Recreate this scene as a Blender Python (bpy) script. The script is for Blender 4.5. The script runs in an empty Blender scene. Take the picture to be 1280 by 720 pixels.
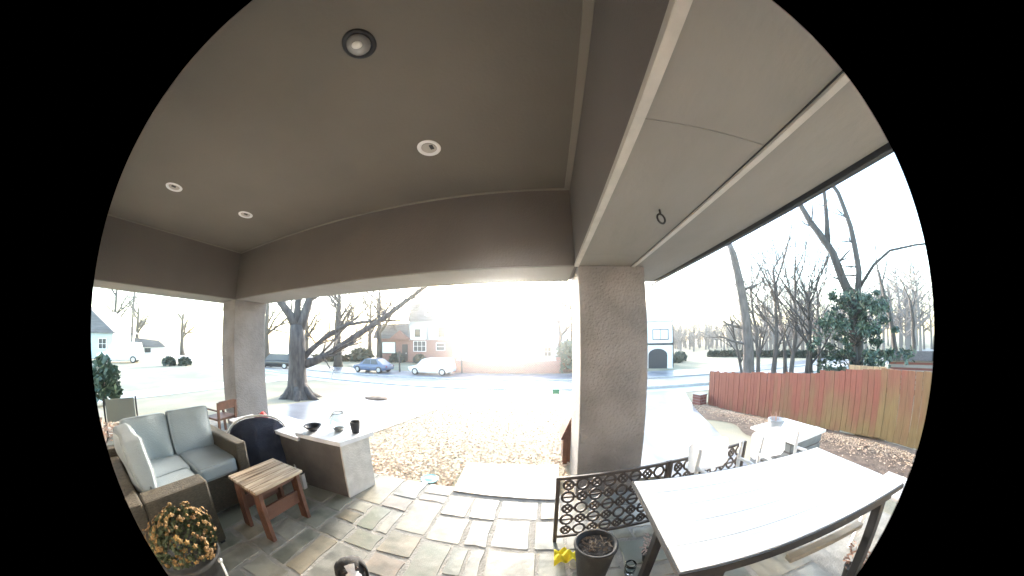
import bpy, bmesh, math, random
from mathutils import Vector, Matrix

# ------------------------------------------------------------------ camera, world, sun, exposure
C = bpy.context.scene
COL = C.collection
R = math.radians
PI = math.pi

cam_data = bpy.data.cameras.new('door_camera')
cam = bpy.data.objects.new('door_camera', cam_data)
COL.objects.link(cam)
C.camera = cam
cam_data.type = 'PANO'
cam_data.panorama_type = 'FISHEYE_LENS_POLYNOMIAL'
cam_data.sensor_fit = 'HORIZONTAL'
cam_data.sensor_width = 36.0
MM = 36.0 / 1280.0
F_PX, K3 = 325.42, -0.0428
cam_data.fisheye_polynomial_k0 = 0
cam_data.fisheye_polynomial_k1 = -1 / (F_PX * MM)
cam_data.fisheye_polynomial_k2 = 0
cam_data.fisheye_polynomial_k3 = -K3 / (F_PX * MM) ** 3
cam_data.fisheye_polynomial_k4 = 0
_rc = 527.0 / F_PX
cam_data.fisheye_fov = 2 * (_rc + K3 * _rc ** 3)
cam_data.shift_x = -0.7 / 1280
cam_data.shift_y = 55.0 / 720
cam_data.clip_start = 0.01
cam_data.clip_end = 2000
YAW, PITCH, ROLL = 0.1138, 0.0341, 0.0076
cam.rotation_mode = 'QUATERNION'
_m = Matrix.Rotation(YAW, 3, 'Z') @ Matrix.Rotation(PITCH, 3, 'X') @ Matrix.Rotation(ROLL, 3, 'Y') @ Matrix.Rotation(PI / 2, 3, 'X')
cam.rotation_quaternion = _m.to_quaternion()
cam.location = (0, 0, 1.5)

W = bpy.data.worlds.new('World')
C.world = W
W.use_nodes = True
wn = W.node_tree.nodes
sky = wn.new('ShaderNodeTexSky')
sky.sky_type = 'NISHITA'
sky.sun_disc = False
SUN_EL, SUN_AZ = R(10), R(-8)          # azimuth measured from +Y towards +X
sky.sun_elevation = SUN_EL
sky.sun_rotation = SUN_AZ
sky.air_density = 1.0
sky.dust_density = 1.5
sky.ozone_density = 1.0
wn['Background'].inputs['Strength'].default_value = 0.13
W.node_tree.links.new(sky.outputs[0], wn['Background'].inputs['Color'])

sun_d = bpy.data.lights.new('sun', 'SUN')
sun_d.energy = 1.5
sun_d.angle = R(11)
sun_d.color = (1.0, 0.975, 0.95)
sun = bpy.data.objects.new('sun', sun_d)
COL.objects.link(sun)
_d = Vector((math.sin(SUN_AZ) * math.cos(SUN_EL), math.cos(SUN_AZ) * math.cos(SUN_EL), math.sin(SUN_EL)))
sun.rotation_euler = _d.to_track_quat('Z', 'Y').to_euler()

C.view_settings.view_transform = 'Standard'
C.view_settings.look = 'None'
C.view_settings.exposure = 3.9
C.view_settings.gamma = 1.0
C.render.image_settings.color_mode = 'RGB'
C.render.film_transparent = False
C.cycles.max_bounces = 10
C.cycles.diffuse_bounces = 6
C.cycles.use_denoising = True

# ------------------------------------------------------------------ helpers
rnd = random.Random(11)
U = rnd.uniform


def smooth(t, a, b):
    t = min(1, max(0, (t - a) / (b - a)))
    return t * t * (3 - 2 * t)


def T(x, y):
    """height of the ground"""
    d = max(0, min(16.5, max(y - 2.6, min(8, (-x - 5.5) * .8))))
    return -.06 - .09 * d - .5 * smooth(x, 1.3, 2.6) * (1 - smooth(y, 8, 14))


_mats = {}


def mat(name, col, rough=.8, col2=None, scale=8., bump=0., metal=0., spec=.5, detail=6., stretch=None, bscale=None, mix=(.35, .65), trans=0., alpha=1.):
    if name in _mats:
        return _mats[name]
    m = bpy.data.materials.new(name)
    m.use_nodes = True
    n, l = m.node_tree.nodes, m.node_tree.links
    b = n['Principled BSDF']
    b.inputs['Base Color'].default_value = (*col, 1)
    b.inputs['Roughness'].default_value = rough
    b.inputs['Metallic'].default_value = metal
    b.inputs['Specular IOR Level'].default_value = spec
    if trans:
        b.inputs['Transmission Weight'].default_value = trans
    tc = n.new('ShaderNodeTexCoord')
    mp = n.new('ShaderNodeMapping')
    l.new(tc.outputs['Object'], mp.inputs[0])
    oi = n.new('ShaderNodeObjectInfo')
    if stretch:
        mp.inputs['Scale'].default_value = stretch
    mul = n.new('ShaderNodeVectorMath')
    mul.operation = 'SCALE'
    l.new(oi.outputs['Random'], mul.inputs['Scale'])
    mul.inputs[0].default_value = (17, 31, 13)
    l.new(mul.outputs[0], mp.inputs['Location'])
    if col2 is not None:
        t = n.new('ShaderNodeTexNoise')
        t.inputs['Scale'].default_value = scale
        t.inputs['Detail'].default_value = detail
        l.new(mp.outputs[0], t.inputs['Vector'])
        cr = n.new('ShaderNodeValToRGB')
        cr.color_ramp.elements[0].position = mix[0]
        cr.color_ramp.elements[1].position = mix[1]
        cr.color_ramp.elements[0].color = (*col, 1)
        cr.color_ramp.elements[1].color = (*col2, 1)
        l.new(t.outputs['Fac'], cr.inputs[0])
        l.new(cr.outputs[0], b.inputs['Base Color'])
    if bump:
        t2 = n.new('ShaderNodeTexNoise')
        t2.inputs['Scale'].default_value = bscale or scale * 3
        t2.inputs['Detail'].default_value = 8
        l.new(mp.outputs[0], t2.inputs['Vector'])
        bp = n.new('ShaderNodeBump')
        bp.inputs['Strength'].default_value = bump
        bp.inputs['Distance'].default_value = .02
        l.new(t2.outputs['Fac'], bp.inputs['Height'])
        l.new(bp.outputs[0], b.inputs['Normal'])
    _mats[name] = m
    return m


class MB:
    def __init__(self):
        self.bm = bmesh.new()

    def box(self, c, s, rot=None, bevel=0.):
        """c centre, s full size, rot euler"""
        g = bmesh.ops.create_cube(self.bm, size=1)
        vs = g['verts']
        M = Matrix.Translation(c) @ ((Matrix.Rotation(rot[2], 4, 'Z') @ Matrix.Rotation(rot[1], 4, 'Y') @ Matrix.Rotation(rot[0], 4, 'X')) if rot else Matrix()) @ Matrix.Diagonal((*s, 1))
        bmesh.ops.transform(self.bm, matrix=M, verts=vs)
        if bevel:
            es = list({e for v in vs for e in v.link_edges})
            bmesh.ops.bevel(self.bm, geom=es, offset=bevel, segments=2, affect='EDGES', profile=.6)
        return self

    def span(self, x0, x1, y0, y1, z0, z1, bevel=0.):
        return self.box(((x0 + x1) / 2, (y0 + y1) / 2, (z0 + z1) / 2), (x1 - x0, y1 - y0, z1 - z0), None, bevel)

    def beam(self, p, q, w, h, up=(0, 0, 1), bevel=0.):
        p, q = Vector(p), Vector(q)
        d = q - p
        L = d.length
        d.normalize()
        side = d.cross(Vector(up))
        if side.length < 1e-4:
            side = d.cross(Vector((0, 1, 0)))
        side.normalize()
        u = side.cross(d)
        g = bmesh.ops.create_cube(self.bm, size=1)
        M = Matrix((side, d, u)).transposed().to_4x4()
        M = Matrix.Translation((p + q) / 2) @ M @ Matrix.Diagonal((w, L, h, 1))
        bmesh.ops.transform(self.bm, matrix=M, verts=g['verts'])
        if bevel:
            es = list({e for v in g['verts'] for e in v.link_edges})
            bmesh.ops.bevel(self.bm, geom=es, offset=bevel, segments=1, affect='EDGES')
        return self

    def tube(self, pts, rad, n=8, cap=True, closed=False):
        pts = [Vector(p) for p in pts]
        if not hasattr(rad, '__len__'):
            rad = [rad] * len(pts)
        rings = []
        prev = None
        N = len(pts)
        for i, p in enumerate(pts):
            if closed:
                d = pts[(i + 1) % N] - pts[i - 1]
            else:
                d = pts[min(i + 1, N - 1)] - pts[max(i - 1, 0)]
            d.normalize()
            if prev is None:
                a = d.orthogonal().normalized()
            else:
                a = prev - d * prev.dot(d)
                if a.length < 1e-5:
                    a = d.orthogonal()
                a.normalize()
            prev = a
            b = d.cross(a)
            rings.append([self.bm.verts.new(p + (a * math.cos(2 * PI * k / n) + b * math.sin(2 * PI * k / n)) * rad[i]) for k in range(n)])
        for i in range(N if closed else N - 1):
            r0, r1 = rings[i], rings[(i + 1) % N]
            for k in range(n):
                self.bm.faces.new((r0[k], r0[(k + 1) % n], r1[(k + 1) % n], r1[k]))
        if cap and not closed:
            self.bm.faces.new(rings[0][::-1])
            self.bm.faces.new(rings[-1])
        return self

    def lathe(self, prof, c=(0, 0, 0), n=24, jitter=0.):
        """prof list of (r, z) bottom to top; r 0 closes"""
        rings = []
        for r, z in prof:
            if r <= 1e-6:
                rings.append([self.bm.verts.new((c[0], c[1], c[2] + z))])
            else:
                rings.append([self.bm.verts.new((c[0] + r * math.cos(2 * PI * k / n) * (1 + U(-jitter, jitter)), c[1] + r * math.sin(2 * PI * k / n) * (1 + U(-jitter, jitter)), c[2] + z)) for k in range(n)])
        for a, b in zip(rings, rings[1:]):
            for k in range(n):
                k2 = (k + 1) % n
                if len(a) == 1 and len(b) == 1:
                    continue
                if len(a) == 1:
                    self.bm.faces.new((a[0], b[k2], b[k]))
                elif len(b) == 1:
                    self.bm.faces.new((a[k], a[k2], b[0]))
                else:
                    self.bm.faces.new((a[k], a[k2], b[k2], b[k]))
        return self

    def prism(self, poly, z0, z1):
        lo = [self.bm.verts.new((x, y, z0)) for x, y in poly]
        hi = [self.bm.verts.new((x, y, z1)) for x, y in poly]
        self.bm.faces.new(lo[::-1])
        self.bm.faces.new(hi)
        n = len(poly)
        for k in range(n):
            self.bm.faces.new((lo[k], lo[(k + 1) % n], hi[(k + 1) % n], hi[k]))
        return self

    def extrude_y(self, poly, y0, y1):
        """poly in (x, z)"""
        a = [self.bm.verts.new((x, y0, z)) for x, z in poly]
        b = [self.bm.verts.new((x, y1, z)) for x, z in poly]
        self.bm.faces.new(a)
        self.bm.faces.new(b[::-1])
        n = len(poly)
        for k in range(n):
            self.bm.faces.new((a[(k + 1) % n], a[k], b[k], b[(k + 1) % n]))
        return self

    def quad(self, c, a, b):
        c, a, b = Vector(c), Vector(a), Vector(b)
        self.bm.faces.new([self.bm.verts.new(c + s * a + t * b) for s, t in ((-1, -1), (1, -1), (1, 1), (-1, 1))])

    def blob(self, c, r, sub=3, squash=(1, 1, 1), noise=0.):
        g = bmesh.ops.create_icosphere(self.bm, subdivisions=sub, radius=1)
        for v in g['verts']:
            k = 1 + U(-noise, noise)
            v.co = Vector((c[0] + v.co.x * r * squash[0] * k, c[1] + v.co.y * r * squash[1] * k, c[2] + v.co.z * r * squash[2] * k))
        return self

    def sheet(self, xs, ys, zf):
        g = [[self.bm.verts.new((x, y, zf(x, y))) for x in xs] for y in ys]
        for j in range(len(ys) - 1):
            for i in range(len(xs) - 1):
                self.bm.faces.new((g[j][i], g[j][i + 1], g[j + 1][i + 1], g[j + 1][i]))
        return self

    def build(self, name, material, parent=None, smooth_=False, loc=None, rotz=None, fix=True):
        me = bpy.data.meshes.new(name)
        if fix:
            bmesh.ops.recalc_face_normals(self.bm, faces=self.bm.faces)
        if smooth_:
            for f in self.bm.faces:
                f.smooth = True
        self.bm.to_mesh(me)
        self.bm.free()
        if material:
            me.materials.append(material)
        return link(name, me, parent, loc, rotz)


def link(name, me, parent=None, loc=None, rotz=None):
    o = bpy.data.objects.new(name, me)
    COL.objects.link(o)
    if parent:
        o.parent = parent
    if loc:
        o.location = loc
    if rotz is not None:
        o.rotation_euler = (0, 0, rotz)
    return o


def tag(o, label=None, cat=None, group=None, kind=None):
    if label:
        o['label'] = label
    if cat:
        o['category'] = cat
    if group:
        o['group'] = group
    if kind:
        o['kind'] = kind
    return o


def thing(name, label, cat, loc=(0, 0, 0), rotz=0., group=None):
    o = bpy.data.objects.new(name, None)
    o.empty_display_size = .2
    COL.objects.link(o)
    o.location = loc
    o.rotation_euler = (0, 0, rotz)
    return tag(o, label, cat, group)


def structure(o):
    o['kind'] = 'structure'
    return o


def copy_tree(o, parent=None):
    c = o.copy()
    COL.objects.link(c)
    if parent:
        c.parent = parent
    for ch in list(o.children):
        copy_tree(ch, c)
    return c


def fr(a, b, step):
    n = max(1, int(round((b - a) / step)))
    return [a + (b - a) * i / n for i in range(n + 1)]


# ------------------------------------------------------------------ materials
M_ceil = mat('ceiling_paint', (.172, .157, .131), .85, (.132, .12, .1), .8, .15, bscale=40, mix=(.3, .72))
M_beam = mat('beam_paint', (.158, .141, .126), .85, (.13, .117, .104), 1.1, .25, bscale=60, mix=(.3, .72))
M_soffit = mat('soffit_lit_paint', (.255, .243, .215), .8, (.19, .181, .158), 1.4, .3, bscale=14, stretch=(1, .5, 1), mix=(.35, .75), detail=9)  # paler than the beam colour, holding the ground light on the undersides
M_trim = mat('trim_paint', (.5, .475, .42), .7, (.42, .4, .35), 9, .2)
M_bead = mat('bead_paint', (.235, .215, .18), .8)
M_dark = mat('dark_gutter', (.03, .032, .033), .5)
M_col = mat('pillar_stucco', (.275, .256, .243), .92, (.185, .172, .163), 2.4, .9, bscale=38, mix=(.38, .68), detail=10)
M_wall = mat('house_wall_paint', (.33, .3, .26), .9, (.3, .27, .24), 3, .3)
M_mortar = mat('mortar', (.3, .29, .26), .95, (.22, .212, .19), 12, .35, bscale=60)
M_stone = [
    mat('stone_grey_green', (0.225, 0.233, 0.194), .4, (0.134, 0.141, 0.117), 5, .22, bscale=9, detail=9, mix=(.42, .6)),
    mat('stone_grey', (0.243, 0.241, 0.210), .4, (0.150, 0.150, 0.131), 6, .22, bscale=10, detail=9, mix=(.42, .6)),
    mat('stone_moss_grey', (0.199, 0.211, 0.167), .4, (0.226, 0.222, 0.182), 4, .22, bscale=9, detail=9, mix=(.42, .6)),
    mat('stone_tan', (0.271, 0.242, 0.181), .4, (0.173, 0.164, 0.125), 5, .22, bscale=10, detail=9, mix=(.42, .6)),
    mat('stone_buff', (0.304, 0.279, 0.214), .4, (0.199, 0.191, 0.152), 5, .22, bscale=10, detail=9, mix=(.42, .6)),
    mat('stone_rose', (0.268, 0.228, 0.182), .4, (0.184, 0.166, 0.134), 6, .22, bscale=10, detail=9, mix=(.42, .6)),
    mat('stone_pale', (0.321, 0.311, 0.258), .4, (0.202, 0.198, 0.164), 5, .22, bscale=10, detail=9, mix=(.42, .6)),
]
M_wicker = mat('wicker', (.085, .07, .047), .8, (.045, .037, .025), 30, .8, bscale=90, stretch=(1, 1, 6))
M_cushion = mat('cushion_cloth', (.26, .3, .32), .95, (.225, .262, .28), 3, .35, bscale=120)
M_wood = mat('red_brown_wood', (.13, .055, .032), .6, (.08, .035, .021), 9, .3, stretch=(1, .15, 1))
M_slat = mat('weathered_slat', (.5, .42, .31), .5, (.2, .14, .09), 9, .3, stretch=(4, .35, 1), mix=(.38, .62))
M_navy = mat('navy_cloth', (.026, .032, .055), .9, (.015, .019, .036), 7, .4, bscale=60)
M_tube = mat('pale_tube', (.62, .62, .6), .35, metal=.6)
M_desk_dark = mat('counter_dark', (.11, .1, .095), .6, (.085, .078, .074), 8, .2)
M_desk_pale = mat('counter_stucco_sunlit', (.58, .56, .53), .9, (.46, .445, .42), 9, .3, bscale=60)  # brightness of the sunlit counter end is put into this colour
M_slabtop = mat('counter_top', (.68, .69, .72), .3, (.6, .61, .65), 6, .1)
M_black = mat('black_plastic', (.012, .012, .013), .45)
M_white = mat('white_paint', (.8, .8, .79), .45, (.74, .745, .75), 5, .1)
M_plank = mat('white_plank', (.84, .85, .86), .35, (.76, .78, .8), 5, .15, stretch=(.25, 3, 1))
M_tableleg = mat('dark_table_frame', (.014, .014, .015), .6, (.024, .024, .025), 10)
M_lattice = mat('bronze_lattice', (.07, .056, .048), .6, (.05, .041, .036), 14)
M_soil = mat('soil', (.05, .042, .035), 1, (.09, .08, .07), 26, .9)
M_terracotta_dark = mat('charcoal_pot', (.022, .022, .021), .75, (.034, .034, .032), 9, .2)
M_lawn = mat('winter_lawn', (.35, .30, .21), 1, (.27, .25, .175), .45, .8, bscale=30, detail=10, mix=(.42, .58))
M_drive = mat('wet_concrete', (.25, .255, .28), .34, (.14, .147, .168), .7, .25, bscale=20, mix=(.4, .6), detail=9)
M_road = mat('wet_asphalt', (.19, .187, .187), .55, (.25, .247, .245), .7, .2, bscale=40)
M_kerb = mat('kerb_concrete', (.42, .41, .39), .8, (.34, .33, .31), 3)
M_walk = mat('pale_concrete', (.56, .55, .53), .5, (.48, .47, .45), 2.5, .2, bscale=30)
M_mulch = mat('mulch', (.10, .07, .05), 1, (.2, .14, .1), 6, .9)
M_bark = mat('grey_bark', (.13, .115, .105), .95, (.06, .053, .05), 10, 1., stretch=(1, 1, .25), bscale=22)
M_bark_dark = mat('dark_bark', (.075, .066, .06), .95, (.045, .04, .037), 9, 1., stretch=(1, 1, .25), bscale=20)
M_bark_pale = mat('pale_bark', (.15, .13, .12), .95, (.09, .078, .07), 8, .9, stretch=(1, 1, .3), bscale=16)
M_leaf = [mat('holly_green', (.04, .075, .05), .5, (.07, .11, .07), 30), mat('holly_dark', (.022, .042, .03), .6)]
M_glass = mat('window_glass', (.03, .035, .04), .08)
M_tyre = mat('tyre', (.015, .015, .016), .8)
M_rim = mat('rim', (.5, .5, .51), .35, metal=.7)


def brick_mat(name, c1, c2, mortar, scale):
    m = bpy.data.materials.new(name)
    m.use_nodes = True
    n, l = m.node_tree.nodes, m.node_tree.links
    b = n['Principled BSDF']
    b.inputs['Roughness'].default_value = .9
    t = n.new('ShaderNodeTexBrick')
    t.inputs['Color1'].default_value = (*c1, 1)
    t.inputs['Color2'].default_value = (*c2, 1)
    t.inputs['Mortar'].default_value = (*mortar, 1)
    t.inputs['Scale'].default_value = scale
    tc = n.new('ShaderNodeTexCoord')
    mp = n.new('ShaderNodeMapping')
    mp.inputs['Rotation'].default_value = (PI / 2, 0, 0)
    l.new(tc.outputs['Object'], mp.inputs[0])
    l.new(mp.outputs[0], t.inputs['Vector'])
    l.new(t.outputs[0], b.inputs['Base Color'])
    return m


M_brick = brick_mat('red_brick', (.26, .1, .075), (.2, .075, .06), (.3, .27, .24), 2.2)

M_sling = mat('white_sling_cloth', (.82, .82, .81), .7)
_n, _l = M_sling.node_tree.nodes, M_sling.node_tree.links
_t = _n.new('ShaderNodeBsdfTranslucent')
_t.inputs[0].default_value = (.82, .83, .84, 1)
_x = _n.new('ShaderNodeMixShader')
_x.inputs[0].default_value = .5
_l.new(_n['Principled BSDF'].outputs[0], _x.inputs[1])
_l.new(_t.outputs[0], _x.inputs[2])
_l.new(_x.outputs[0], _n['Material Output'].inputs['Surface'])

# ------------------------------------------------------------------ ground
xs = [-300, -160, -90, -60, -45, -36, -30, -26, -22, -19, -16] + fr(-14, -2, .5) + fr(-1.75, 12, .25) + [16, 19, 23, 28, 36, 50, 80, 150, 300]
ys = [-120, -40, -12, -5] + fr(-2, 14, .25) + fr(14.5, 22, .5) + [24, 27, 31, 38, 48, 70, 110, 200, 400]
g = MB().sheet(xs, ys, T).build('lawn', M_lawn, smooth_=True)
structure(g)


def pave(name, poly_fn, ax, ay, m, off):
    """a sheet that follows the ground between x limits given as functions of y"""
    mb = MB()
    rows = []
    for y in ay:
        x0, x1 = poly_fn(y)
        k = max(2, ax)
        rows.append([mb.bm.verts.new((x0 + (x1 - x0) * i / k, y, T(x0 + (x1 - x0) * i / k, y) + off)) for i in range(k + 1)])
    for a, b in zip(rows, rows[1:]):
        for i in range(len(a) - 1):
            mb.bm.faces.new((a[i], a[i + 1], b[i + 1], b[i]))
    return structure(mb.build(name, m, smooth_=True))


pave('driveway', lambda y: (-6.6 - .05 * (y - 2.6), -3.0 + .02 * (y - 2.6) - .35 * smooth(y, 9, 12)), 8, fr(2.7, 11.5, .25), M_drive, .016)
pave('side_driveway', lambda y: (1.02 + .12 * max(0, y - 3.2), 3.4 + .42 * (y - 3.2)), 14, fr(2.6, 12, .25), M_drive, .02)
pave('garden_path', lambda y: (-16.6 + .03 * y, -13.6 + .03 * y), 5, fr(-6, 11.3, .5), M_walk, .016)
pave('sidewalk', lambda y: (-60, 60), 120, fr(11.5, 12.6, .25), M_walk, .018)
pave('road', lambda y: (-120, 120), 60, fr(13.0, 19.4, .4), M_road, .012)
pave('parking_lane', lambda y: (-60, 40), 50, fr(20.0, 23.8, .4), M_drive, .012)
pave('mulch_bed', lambda y: (5.15 - .02 * (9 - y) + .25 * math.sin(y * 2.3), 6.75), 8, fr(-1, 9.4, .25), M_mulch, .014)
for k, (y0, y1) in enumerate(((12.62, 12.98), (19.42, 19.98))):
    mb = MB()
    yy = y0 + .1 if k == 0 else y0 + .2
    for x in fr(-60, 57, 3):
        mb.span(x, x + 2.985, y0, y1 if k == 0 else y1 - .3, T(0, yy) - .2, T(0, yy) + .1, .012)
    structure(mb.build('kerb', M_kerb))

# the patio: mortar bed plus flagstones one by one
patio = MB()
patio.prism([(-5.9, -.3), (3.0, -.3), (3.0, 2.02), (1.2, 1.92), (.98, 2.3), (-5.9, 2.3)], -.9, -.005)
patio = structure(patio.build('patio', M_mortar))


def stone(x0, y0, x1, y1):
    g_ = U(.003, .0075)
    w, d = x1 - x0, y1 - y0
    j = min(w, d) * .06
    c = [(x0 + g_ + U(0, j), y0 + g_ + U(0, j)), (x1 - g_ - U(0, j), y0 + g_ + U(0, j)), (x1 - g_ - U(0, j), y1 - g_ - U(0, j)), (x0 + g_ + U(0, j), y1 - g_ - U(0, j))]
    pts = []
    for k in range(4):
        a, b = Vector(c[k]), Vector(c[(k + 1) % 4])
        pts.append(a.lerp(b, .035))
        mid = a.lerp(b, U(.4, .6))
        nrm = Vector((b.y - a.y, a.x - b.x)).normalized()
        pts.append(mid + nrm * U(-.012, .004))
        pts.append(a.lerp(b, .965))
    cx, cy = (x0 + x1) / 2, (y0 + y1) / 2
    bm = bmesh.new()
    top = U(-.003, .001)
    tx, ty = U(-.006, .006), U(-.006, .006)
    rings = []
    for ins, z in ((0, -.03), (0, -.008), (.007, 0)):
        rg = []
        for p in pts:
            v = Vector((p.x - cx, p.y - cy))
            v = v * (1 - ins / max(.05, v.length))
            rg.append(bm.verts.new((v.x, v.y, z + top + (v.x * tx + v.y * ty if z > -.02 else 0))))
        rings.append(rg)
    n = len(pts)
    for a, b in zip(rings, rings[1:]):
        for k in range(n):
            bm.faces.new((a[k], a[(k + 1) % n], b[(k + 1) % n], b[k]))
    bm.faces.new(rings[-1])
    me = bpy.data.meshes.new('flagstone')
    bm.to_mesh(me)
    bm.free()
    wgt = (5, 5, 3, 2, 2, 1, 3) if cx < .15 else (3, 3, 2, 4, 4, 1, 2)
    if cy > 1.75:
        wgt = (2, 3, 1, 4, 4, 3, 5)
    me.materials.append(rnd.choices(M_stone, wgt)[0])
    link('flagstone', me, patio, (cx, cy, 0))


def split(x0, y0, x1, y1, dep=0):
    w, d = x1 - x0, y1 - y0
    big = max(w, d)
    if big < .2 or (w * d < U(.06, .2) and big < .62):
        if y1 > 2.2 and rnd.random() < .05:
            return
        return stone(x0, y0, x1, y1)
    t = U(.36, .64)
    if w > d * U(.75, 1.3):
        m_ = x0 + w * t
        split(x0, y0, m_, y1, dep + 1)
        split(m_, y0, x1, y1, dep + 1)
    else:
        m_ = y0 + d * t
        split(x0, y0, x1, m_, dep + 1)
        split(x0, m_, x1, y1, dep + 1)


for (a, b, c_, d_) in ((-3.7, .02, -2.35, 2.29), (-2.35, .02, -1.15, 2.33), (-1.15, .02, -.86, 2.34), (-.86, .02, .2, 2.17), (.2, .02, .98, 2.26), (.98, .02, 1.9, 1.9)):
    split(a, b, c_, d_)

# concrete landing between the patio and the lawn
landing = structure(MB().prism([(-.86, 2.24), (.17, 2.2), (.2, 2.93), (-.9, 2.9)], -.2, .008).build('walkway', M_walk))

# fallen leaves on the front lawn and along the fence
mb = MB()
for i in range(17000):
    y = 2.35 + 6.5 * U(0, 1) ** 2.0
    x = U(-2.95, 1.0)
    if -.95 < x < .25 and y < 2.98:
        continue
    if x > .3 and y < 3.1:
        continue
    if x < -1.72 and y < 2.32:
        continue
    s = U(.007, .019)
    a = U(0, 2 * PI)
    t = U(-.5, .5)
    mb.quad((x, y, T(x, y) + U(.006, .03)), (s * math.cos(a), s * math.sin(a), s * t), (-s * .7 * math.sin(a), s * .7 * math.cos(a), s * U(-.4, .4)))
for i in range(12000):
    y = U(-.5, 9.3)
    x = 6.45 - abs(rnd.gauss(0, .38))
    s = U(.007, .018)
    a = U(0, 2 * PI)
    mb.quad((x, y, T(x, y) + U(.014, .04)), (s * math.cos(a), s * math.sin(a), s * U(-.4, .4)), (-s * .7 * math.sin(a), s * .7 * math.cos(a), s * U(-.4, .4)))
M_litter = mat('leaf_litter', (.52, .36, .24), .8, (.66, .52, .37), 1.3, mix=(.35, .65))
tag(mb.build('fallen_leaves', M_litter, fix=False), 'orange and tan fallen leaves scattered over the lawn and along the fence foot', 'leaves', kind='stuff')

# ------------------------------------------------------------------ the porch (one building)
D, ZC, ZB = 2.35, 3.013, 2.196
XL, XR = -5.01, .316
porch = thing('porch_house', 'taupe stucco porch with deep beams, boarded soffit and two square pillars', 'house')
MB().span(XL - .02, XR + .02, -.3, D + .02, ZC, ZC + .12).build('ceiling', M_ceil, porch)
MB().span(-6.1, 1.42, -6, 3.1, 3.14, 3.3).build('roof', M_dark, porch)
MB().span(-9, 4.5, -.45, -.25, -1, 3.14).build('wall', M_wall, porch)
MB().span(-9, 4.5, -6, -5.8, -1, 3.14).build('wall', M_wall, porch)
dr = MB().span(-.5, .45, -.25, -.2, 0, 2.05, .005).build('door', mat('door_paint', (.06, .02, .018), .4), porch)
MB().box((-.42, -.16, 1.0), (.03, .07, .12), None, .01).build('handle', M_rim, dr)
# front beam, left beam, right beam
MB().span(XL, XR, D, 3.02, ZB, 3.14, .004).build('beam', M_beam, porch)
MB().span(-5.8, XL - .0025, -.25, 3.022, ZB, 3.14, .004).build('beam', M_beam, porch)
MB().span(XR + .0025, .87, -.25, 3.024, ZB + .012, 3.14, .004).build('beam', M_beam, porch)
# boards under the beams, coloured paler for light bounced off the ground
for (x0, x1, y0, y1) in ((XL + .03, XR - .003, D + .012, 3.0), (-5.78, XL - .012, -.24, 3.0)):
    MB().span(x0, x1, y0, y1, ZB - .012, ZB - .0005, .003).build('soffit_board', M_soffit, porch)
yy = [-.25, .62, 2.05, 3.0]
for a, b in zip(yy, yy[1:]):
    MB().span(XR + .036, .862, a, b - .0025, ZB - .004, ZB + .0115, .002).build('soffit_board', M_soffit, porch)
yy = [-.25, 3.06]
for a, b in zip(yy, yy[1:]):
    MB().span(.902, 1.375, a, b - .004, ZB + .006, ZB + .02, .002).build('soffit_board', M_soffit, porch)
MB().span(.8725, 1.38, -.25, 3.08, ZB + .0205, 3.14).build('eave', M_beam, porch)
MB().span(1.381, 1.42, -.25, 3.085, ZB - .02, 2.36, .004).build('gutter', M_dark, porch)
MB().span(XR - .004, XR + .034, -.25, D - .002, ZB - .02, ZB + .0115, .003).build('trim', M_trim, porch)
MB().span(.864, .898, -.25, 3.04, ZB - .018, ZB + .02, .003).build('trim', M_trim, porch)
MB().span(.858, .8635, -.25, 3.03, ZB - .008, ZB - .0045).build('shadow_strip', M_dark, porch)  # solid dark strip painted in for the shade of the joint
# thin bead where the ceiling meets the beams
MB().span(XL + .016, XR - .016, D - .014, D + .001, ZC - .016, ZC - .0005).build('bead', M_bead, porch)
MB().span(XL - .001, XL + .014, -.25, D - .001, ZC - .0162, ZC - .0007).build('bead', M_bead, porch)
MB().span(XR - .05, XR + .001, -.25, D - .0012, ZC - .0164, ZC - .0009).build('bead', M_bead, porch)
# pillars
p1 = MB().span(-5.55, -5.012, D + .002, 3.015, -.5, ZB - .0125, .012).build('pillar', M_col, porch)
MB().span(-5.558, -5.003, D - .006, 3.023, 2.02, ZB - .013, .006).build('cap', M_col, p1)
MB().span(.346, .995, D + .003, 3.012, -.5, ZB - .0045, .012).build('pillar', M_col, porch)
MB().span(1.372, 1.40, 3.05, 3.08, 1.98, 2.18).build('downspout_end', M_white, porch)


def recessed_light(x, y, label, dark):
    t = thing('recessed_light', label, 'ceiling light', (x, y, ZC), 0, 'recessed lights in the porch ceiling')
    MB().lathe([(.062, -.001), (.078, -.012), (.092, -.009), (.096, -.0006)], n=32).build('trim_ring', M_black if dark else M_white, t, True)
    MB().lathe([(.066, -.002), (.066, -.014), (.058, -.03), (.04, -.045), (.02, -.052), (0, -.054)][::-1] if dark else
               [(0, -.003), (.03, -.004), (.05, -.006), (.06, -.0035)], n=28).build('lamp', mat('lamp_glass', (.3, .29, .27), .12) if dark else mat('lamp_lens', (.42, .4, .36), .4), t, True)
    if dark:
        MB().blob((.012, -.016, -.046), .03, 3, (1, .8, .4)).build('bulb', mat('lamp_bulb', (.75, .73, .68), .3), t, True)
    if not dark:
        MB().box((.028, -.012, -.008), (.03, .05, .008), None, .003).build('bulb_clip', M_dark, t)
    return t


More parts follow.
